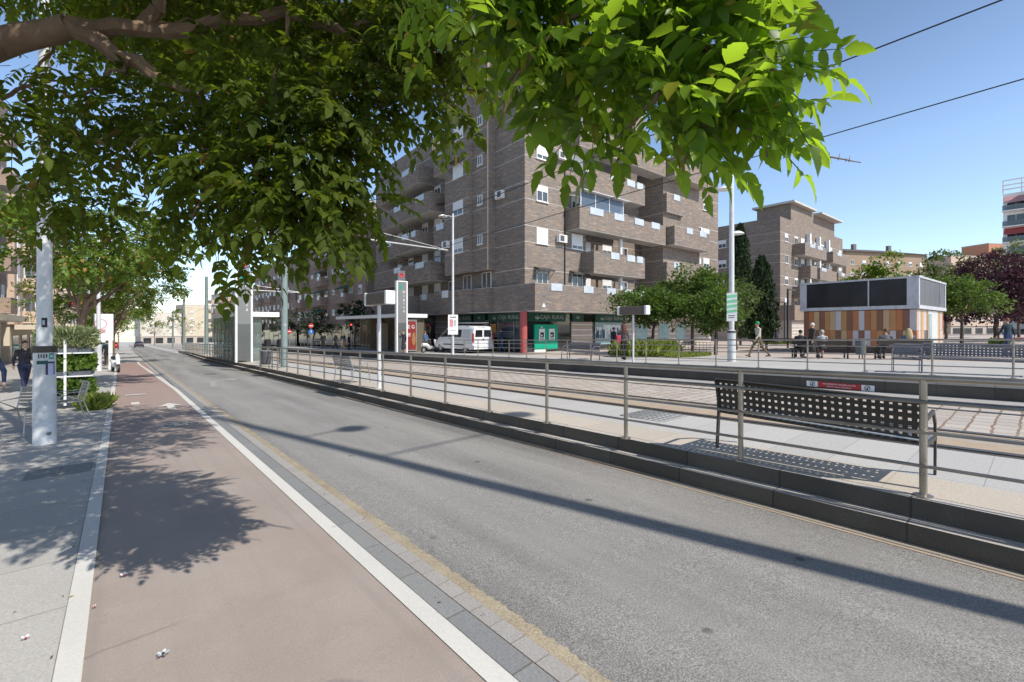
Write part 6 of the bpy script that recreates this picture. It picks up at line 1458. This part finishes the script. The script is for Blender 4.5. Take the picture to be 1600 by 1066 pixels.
# ---------------------------------------------------------------- people
def seg_mesh(parts, vox=.011):
    b = MB()
    for nm, p0, p1, r0, r1, fl in parts:
        p0, p1 = Vector(p0), Vector(p1); d = p1 - p0; L = d.length
        if L < 1e-6: b.ball(p0, r0, 12, 0, fl or (1, 1, 1)); continue
        d.normalize(); pts = []; rd_ = []
        for k in range(4): t_ = math.pi / 2 * (k / 4); pts.append(p0 - d * r0 * math.cos(t_)); rd_.append(max(.002, r0 * math.sin(t_)))
        for k in range(5): pts.append(p0.lerp(p1, k / 4)); rd_.append(r0 + (r1 - r0) * k / 4)
        for k in range(1, 5): t_ = math.pi / 2 * (k / 4); pts.append(p1 + d * r1 * math.sin(t_)); rd_.append(max(.002, r1 * math.cos(t_)))
        n0 = len(b.v); b.tube(pts, rd_, 10)
        if fl:   # flatten front to back about the axis
            for i in range(n0, len(b.v)):
                v = Vector(b.v[i]); q = p0 + d * (v - p0).dot(d); w = v - q; b.v[i] = tuple(q + Vector((w.x * fl[0], w.y * fl[1], w.z * fl[2])))
    me = bpy.data.meshes.new('tmp'); me.from_pydata(b.v, [], b.f); o = bpy.data.objects.new('tmp', me); COL.objects.link(o)
    md = o.modifiers.new('r', 'REMESH'); md.mode = 'VOXEL'; md.voxel_size = vox; md.use_smooth_shade = True
    sm = o.modifiers.new('s', 'SMOOTH'); sm.factor = .5; sm.iterations = 3
    dg = bpy.context.evaluated_depsgraph_get(); ev = o.evaluated_get(dg); out = bpy.data.meshes.new_from_object(ev)
    bpy.data.objects.remove(o); bpy.data.meshes.remove(me); return out
def person(label, loc, face, pose='stand', top=(.1, .1, .1), bottom=(.08, .08, .1), hair=(.05, .035, .03), hairlen='short', h=1.70, shoes=(.03, .03, .03), hat=None, female=False, sleeve=True, bare_legs=False, skirt=None, stride=.30, arms=None, vox=.012, coat=None):
    """local frame: +y is the way the person faces, x to the right; feet at z 0"""
    s = h / 1.70; J = {}
    hipz = .92
    if pose == 'sit': hipz = .50
    J['hip'] = Vector((0, 0, hipz)); lean = {'walk': .05, 'sit': -.04, 'stand': 0.0, 'bend': .30, 'ride': .05}[pose]
    up = Vector((0, math.sin(lean), math.cos(lean))); sw = .165 if female else .19
    J['chest'] = J['hip'] + up * .36; J['neck'] = J['hip'] + up * .54; J['head'] = J['neck'] + up * .14 + Vector((0, .025, .0))
    P = []
    P.append(('top', J['hip'] + up * .08, J['chest'], .125 if not female else .115, .145 if not female else .125, (1.18, .80, 1)))
    P.append(('top', J['chest'], J['neck'] - up * .07, .145 if not female else .125, .105, (1.25, .80, 1)))
    P.append(('bottom', J['hip'] - up * .03, J['hip'] + up * .06, .135, .13, (1.2, .88, 1)))
    P.append(('skin', J['neck'] - up * .07, J['head'] - up * .05, .055, .050, None))
    hd = J['head']
    P.append(('skin', hd + Vector((0, -.012, .03)), hd + Vector((0, -.012, .031)), .088, .088, (.86, 1.08, 1.1)))
    P.append(('skin', hd + Vector((0, .025, -.055)), hd + Vector((0, .045, -.068)), .052, .034, None))
    P.append(('skin', hd + Vector((0, .086, .012)), hd + Vector((0, .106, -.014)), .012, .017, None))        # nose
    for sx in (-1, 1):
        P.append(('skin', hd + Vector((sx * .076, -.005, .0)), hd + Vector((sx * .082, -.012, .025)), .014, .017, None))
        P.append(('skin', hd + Vector((sx * .03, .068, .042)), hd + Vector((sx * .045, .06, .044)), .014, .012, None))  # brow
    for i, sx in enumerate((-1, 1)):
        hp = J['hip'] + Vector((sx * .09, 0, -.02))
        if pose == 'walk':
            f = (1 if i else -1) * stride; kn = hp + Vector((0, f * .62 + .05, -.41)); an = Vector((hp.x, hp.y + f * 1.25 - (.06 if f < 0 else 0), .085 if f > 0 else .13)); td = Vector((0, .15, -.055 if f < 0 else .01))
        elif pose in ('sit', 'ride'):
            kn = hp + Vector((sx * .03, .42, .0)); an = Vector((hp.x + sx * .02, kn.y + (.02 if i else -.06), .08)); td = Vector((0, .15, -.03))
        else:
            kn = hp + Vector((sx * .01, .02, -.42)); an = Vector((hp.x + sx * .02, hp.y - .01, .08)); td = Vector((sx * .03, .15, -.03))
        reg = 'skin' if bare_legs else 'bottom'
        P.append(('bottom', hp, hp.lerp(kn, .55 if bare_legs else .6), .092, .076, None)); P.append((reg, hp.lerp(kn, .55), kn, .076, .060, None))
        P.append((reg, kn, kn.lerp(an, .4), .058, .056, None)); P.append((reg, kn.lerp(an, .4), an + Vector((0, 0, .02)), .056, .040 if bare_legs else .046, None))
        P.append(('shoes', an + Vector((0, -.045, -.04)), an + td, .042, .033, None))
        sh = J['neck'] + Vector((sx * sw, 0, -.075)); a_ = (arms or {}).get(sx)
        if a_ is None:
            if pose == 'walk': f = (-1 if i else 1) * .5; a_ = (Vector((sx * .05, f * .15, -.27)), Vector((sx * .0, f * .20 + .06, -.22)))
            elif pose in ('sit', 'ride'): a_ = (Vector((sx * .05, .08, -.26)), Vector((-sx * .05, .22, -.06)))
            else: a_ = (Vector((sx * .05, .0, -.28)), Vector((-.0, .06, -.24)))
        el = sh + Vector(a_[0]); wr = el + Vector(a_[1])
        P.append(('top', J['neck'] - up * .07 + Vector((sx * .05, 0, 0)), sh, .06, .058, None)); P.append(('top', sh, el, .056, .044, None))
        P.append(('top' if sleeve else 'skin', el, el.lerp(wr, .9), .042, .031, None)); P.append(('skin', el.lerp(wr, .85), wr, .028, .026, None))
        hd_ = (wr - el).normalized(); side = Vector((sx, 0, 0)); side = (side - hd_ * side.dot(hd_)).normalized(); pn = hd_.cross(side)
        pc = wr + hd_ * .045; P.append(('skin', wr + hd_ * .01, wr + hd_ * .075, .026, .030, (1, 1, 1)))
        for k, ln in enumerate((.062, .074, .070, .054)):
            o_ = pn * (-.032 + k * .0215); r1 = wr + hd_ * .082 + o_; m1 = r1 + hd_ * ln * .55 - side * .006; P.append(('skin', r1, m1, .0105, .0095, None)); P.append(('skin', m1, m1 + hd_ * ln * .42 - side * .022, .0095, .0082, None))
        t0 = wr + hd_ * .03 - pn * .026; P.append(('skin', t0, t0 + hd_ * .038 - pn * .026 - side * .012, .0125, .0105, None)); t1 = t0 + hd_ * .038 - pn * .026 - side * .012; P.append(('skin', t1, t1 + hd_ * .028 - pn * .004 - side * .008, .0105, .0085, None))
    if skirt: P.append(('bottom', J['hip'] + up * .02, J['hip'] + Vector((0, .02, -skirt)), .135, .185, (1.05, .85, 1)))
    if coat: P.append(('top', J['hip'] + up * .1, J['hip'] + Vector((0, .0, -coat)), .15, .175, (1.12, .85, 1)))
    P = [(n_, Vector(a) * s, Vector(c) * s, r0 * s, r1 * s, f_) for n_, a, c, r0, r1, f_ in P]
    me = seg_mesh(P, vox)
    mats = [SKIN, plain('cloth_%02d%02d%02d' % tuple(int(x * 99) for x in top), top, .85, .2, 9), plain('cloth_%02d%02d%02d' % tuple(int(x * 99) for x in bottom), bottom, .85, .2, 9), plain('shoe_%02d%02d%02d' % tuple(int(x * 99) for x in shoes), shoes, .6)]
    ri = {'skin': 0, 'top': 1, 'bottom': 2, 'shoes': 3}
    for m in mats: me.materials.append(m)
    nf_ = len(me.polygons); C = np.empty(nf_ * 3); me.polygons.foreach_get('center', C); C = C.reshape(-1, 3); best = np.full(nf_, 9.0); idx = np.zeros(nf_, np.int32)
    for n_, a, c, r0, r1, f_ in P:
        a, c = np.array(a), np.array(c); d = c - a; L2 = max(1e-9, d @ d); t_ = np.clip(((C - a) @ d) / L2, 0, 1); ds = np.linalg.norm(C - (a + t_[:, None] * d), axis=1) - (r0 + (r1 - r0) * t_)
        if f_: ds = np.abs(ds) * .8
        w = ds < best; best[w] = ds[w]; idx[w] = ri[n_]
    me.polygons.foreach_set('material_index', idx); me.polygons.foreach_set('use_smooth', [True] * nf_); me.name = 'person'
    o = bpy.data.objects.new('person', me); COL.objects.link(o); o.location = loc; o.rotation_euler = (0, 0, face); tag(o, label, 'person')
    hm = plain('hair_%02d%02d%02d' % tuple(int(x * 99) for x in hair), hair, .6, .25, 30); hh = hd * s
    b = MB()
    n = 16
    vs = []; fs = []
    for i in range(9):
        ph = math.pi * .62 * i / 8
        for k in range(n):
            a = 2 * math.pi * k / n; front = max(0, math.sin(a)); p_ = ph * (1 - .42 * front)
            vs.append((hh.x + .083 * s * math.sin(p_) * math.cos(a), hh.y - .016 * s + .102 * s * math.sin(p_) * math.sin(a), hh.z + .032 * s + .106 * s * math.cos(p_)))
    for i in range(8):
        for k in range(n): fs.append((i * n + k, i * n + (k + 1) % n, (i + 1) * n + (k + 1) % n, (i + 1) * n + k))
    b.add(vs, fs)
    if hairlen == 'long':
        for k in range(13):
            a = math.pi + math.pi * k / 12; x0, y0 = math.cos(a) * .078 * s, math.sin(a) * .09 * s - .015 * s
            b.tube([(hh.x + x0 * .8, hh.y + y0 * .8, hh.z + .07 * s), (hh.x + x0 * 1.15, hh.y + y0 * 1.1, hh.z - .05 * s), (hh.x + x0 * 1.45, hh.y + y0 * 1.2 - .02 * s, hh.z - .22 * s), (hh.x + x0 * 1.25, hh.y + y0 * 1.1 - .03 * s, hh.z - (.40 + .03 * math.sin(k * 3)) * s)], [.03 * s, .034 * s, .03 * s, .006 * s], 7)
    b.build('hair', hm, o, True)
    if hat:
        b = MB(); b.lathe([(.100 * s, .0), (.102 * s, .035 * s), (.085 * s, .08 * s), (.045 * s, .108 * s), (.004, .114 * s)], 18, 0, (hh.x, hh.y - .008 * s, hh.z + .052 * s))
        b.add([(hh.x - .085 * s, hh.y + .05 * s, hh.z + .055 * s), (hh.x + .085 * s, hh.y + .05 * s, hh.z + .055 * s), (hh.x + .055 * s, hh.y + .175 * s, hh.z + .045 * s), (hh.x - .055 * s, hh.y + .175 * s, hh.z + .045 * s)], [(0, 1, 2, 3)])
        b.build('cap', plain('cap_green', hat, .7), o, True)
    return o
def pz_at(px, D, z0=.486):
    d = dirv(px, 512); x, y = d.x * D, d.y * D; return (x, y, g(y) + z0)
# image right is roughly (+.76,-.65); towards the far side (+.65,+.76)
IR = math.atan2(-.6517, .7585) - math.pi / 2      # facing image right
IL = IR + math.pi; AW = IR + math.pi / 2; TW_ = IR - math.pi / 2
person('man in a green cap and pale shirt striding left past the white lamp post', pz_at(1185, 22.3), IL, 'walk', (.55, .50, .43), (.17, .12, .06), hat=(.02, .30, .12), h=1.70, stride=.33, shoes=(.08, .05, .03))
ow = person('white haired older woman in a dark coat walking right before the kiosk', pz_at(1268, 20.6), IR, 'walk', (.045, .04, .037), (.03, .027, .03), hair=(.55, .52, .48), h=1.60, stride=.24, female=True, coat=.46)
wm = person('woman with long auburn hair and dark trousers walking away on the far platform', pz_at(975, 21.3), AW + .35, 'walk', (.06, .06, .068), (.02, .02, .022), hair=(.10, .035, .02), hairlen='long', h=1.70, stride=.12, female=True)
b = MB(); b.prism([(-.13, 0), (.13, 0), (.15, .26), (.05, .34), (-.12, .28)], 'y', -.05, .05); wp = pz_at(966, 21.1)
tag(b.build('shoulder_bag', plain('bag_red', (.42, .02, .05), .5), None, loc=(wp[0], wp[1], wp[2] + .86), bevel=.02), 'red shoulder bag carried by the woman with long auburn hair', 'bag')
person('person in dark clothes crouching along just left of the auburn haired woman', pz_at(958, 27.5), IR + .6, 'walk', (.03, .03, .035), (.025, .025, .03), h=1.62, stride=.2)
person('man in navy shirt and jeans standing by the low wall under the cypress', pz_at(1213, 43), TW_, 'stand', (.04, .035, .06), (.05, .07, .12), h=1.75)
person('woman in blue with red hair near the right end of the far railing', pz_at(1575, 21.0), AW, 'walk', (.02, .04, .05), (.03, .05, .13), hair=(.22, .06, .02), h=1.70, stride=.16, female=True)
def seated(label, px, D, face, **kw):
    q = pz_at(px, D, .484); return person(label, q, face, 'sit', **kw)
def on_bench(bx, by, rz, u, v=.24): return (bx + u * math.cos(rz) - v * math.sin(rz), by + u * math.sin(rz) + v * math.cos(rz))
def sitter(label, p_, rz, u, **kw):
    x, y = on_bench(p_.x, p_.y, rz, u, .20); return person(label, (x, y, g(p_.y) + .484), rz, 'sit', **kw)
sitter('seated person in pale top and bare legs on the left plaza bench', pb1, R(-62), .10, top=(.45, .45, .46), bottom=(.10, .09, .1), hair=(.45, .42, .38), bare_legs=True, female=True)
sitter('seated person in dark clothes leaning on the left plaza bench', pb1, R(-62), -.75, top=(.025, .025, .03), bottom=(.02, .02, .024), hair=(.02, .018, .018))
sitter('blonde seated person in a bright blue top on the right plaza bench', pb2, R(-58), .25, top=(.06, .16, .36), bottom=(.04, .05, .08), hair=(.50, .38, .20), female=True, hairlen='long')
sitter('seated person in a grey jacket on the right plaza bench', pb2, R(-58), -.55, top=(.13, .13, .14), bottom=(.06, .06, .07), hair=(.12, .05, .03))
person('woman in a dark dress with bare legs leaning on the far totem', pz_at(631, 32.0), TW_ - .5, 'stand', (.045, .045, .055), (.045, .045, .055), hair=(.07, .04, .03), h=1.68, bare_legs=True, female=True, skirt=.42, arms={1: (Vector((.07, .12, -.2)), Vector((-.06, .14, .20)))})
person('person in black standing left under the far shelter', pz_at(505, 44), TW_, 'stand', (.018, .018, .022), (.02, .02, .025), h=1.72)
person('person in black walking beside the far shelter', pz_at(524, 43), IR, 'walk', (.015, .015, .02), (.018, .018, .02), h=1.74, stride=.2)
person('woman in navy with a patterned skirt by the far shelter', pz_at(536, 42.5), TW_, 'stand', (.02, .025, .045), (.32, .24, .17), h=1.70, bare_legs=True, female=True, skirt=.40, hairlen='long')
person('person sitting low in dark clothes at the end of the far shelter', pz_at(545, 42), IR, 'stand', (.03, .03, .035), (.03, .03, .035), h=1.55)
bj = Vector((18.1, 30.9, g(30.9) + .49)); rzz = R(-75)
sx_, sy_ = on_bench(bj.x, bj.y, rzz, 0, -.42); person('rider in a light blue denim jacket sitting on the white scooter', (sx_, sy_, bj.z + .30), rzz, 'ride', (.12, .20, .36), (.05, .06, .06), hair=(.12, .07, .05), h=1.68, arms={-1: (Vector((-.06, .2, -.2)), Vector((.0, .22, .02))), 1: (Vector((.06, .2, -.2)), Vector((0, .22, .02)))}) if False else person('rider in a light blue denim jacket sitting on the white scooter', (sx_, sy_, bj.z + .36), rzz, 'sit', (.12, .20, .36), (.05, .06, .06), hair=(.12, .07, .05), h=1.68)
person('man in a blue shirt and jeans walking between the van and the red column', pz_at(784, 34), IL, 'walk', (.05, .06, .13), (.10, .15, .24), h=1.72, stride=.12)
person('pedestrian in a dark blue jacket cut off by the left edge', (-2.14, 14.05, g(14.05) + .012), R(175), 'walk', (.02, .035, .075), (.03, .03, .04), h=1.74, stride=.3, vox=.009, arms={-1: (Vector((-.10, -.05, -.27)), Vector((-.02, .10, -.24))), 1: (Vector((.12, .03, -.27)), Vector((.06, .12, -.22)))})
person('person in dark clothes walking behind the postered white pole', (-2.56, 23.2, g(23.2) + .012), R(200), 'walk', (.022, .022, .035), (.025, .03, .07), h=1.74, stride=.26)
person('distant walker in black on the pavement beyond the white hoarding', (-.72, 42, g(42) + .012), 0, 'walk', (.015, .015, .018), (.02, .02, .024), h=1.72, stride=.2)
# ---------------------------------------------------------------- light, sky, camera
SUN_EL = R(48); trav = Vector((-.19, .885, -1.0)).normalized(); to_sun = -trav
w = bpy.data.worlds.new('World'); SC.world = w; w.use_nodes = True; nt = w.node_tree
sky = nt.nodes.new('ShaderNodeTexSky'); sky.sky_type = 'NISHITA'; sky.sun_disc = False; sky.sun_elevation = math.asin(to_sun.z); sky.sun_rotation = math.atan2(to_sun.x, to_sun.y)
sky.altitude = 650; sky.air_density = 1.0; sky.dust_density = .8; sky.ozone_density = 1.6
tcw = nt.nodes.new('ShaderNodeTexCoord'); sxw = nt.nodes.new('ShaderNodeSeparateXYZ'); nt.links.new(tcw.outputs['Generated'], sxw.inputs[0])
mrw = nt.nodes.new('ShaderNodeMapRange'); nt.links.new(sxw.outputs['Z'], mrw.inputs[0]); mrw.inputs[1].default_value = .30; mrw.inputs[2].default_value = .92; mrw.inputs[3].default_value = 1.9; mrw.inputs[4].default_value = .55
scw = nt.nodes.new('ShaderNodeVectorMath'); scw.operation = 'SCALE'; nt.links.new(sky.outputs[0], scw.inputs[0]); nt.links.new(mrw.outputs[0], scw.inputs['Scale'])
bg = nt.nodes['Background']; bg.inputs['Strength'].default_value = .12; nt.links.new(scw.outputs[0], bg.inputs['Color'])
sl = bpy.data.lights.new('sun', 'SUN'); sl.energy = 5.0; sl.angle = R(.53); sl.color = (1.0, .935, .84)
so = bpy.data.objects.new('sun', sl); COL.objects.link(so); so.rotation_euler = trav.to_track_quat('-Z', 'Y').to_euler()
cam = bpy.data.cameras.new('camera'); cam.sensor_width = 36; cam.lens = F / 1600 * 36; cam.shift_y = -(533 - HY) / 1600; cam.clip_start = .05; cam.clip_end = 3000
co = bpy.data.objects.new('camera', cam); COL.objects.link(co); co.location = (0, 0, CAMH); co.rotation_euler = (R(90), 0, -TH); SC.camera = co
SC.view_settings.view_transform = 'Standard'; SC.view_settings.look = 'None'; SC.view_settings.exposure = 0; SC.view_settings.gamma = 1
SC.render.engine = 'CYCLES'; SC.cycles.use_denoising = True; SC.cycles.max_bounces = 7; SC.cycles.transparent_max_bounces = 12
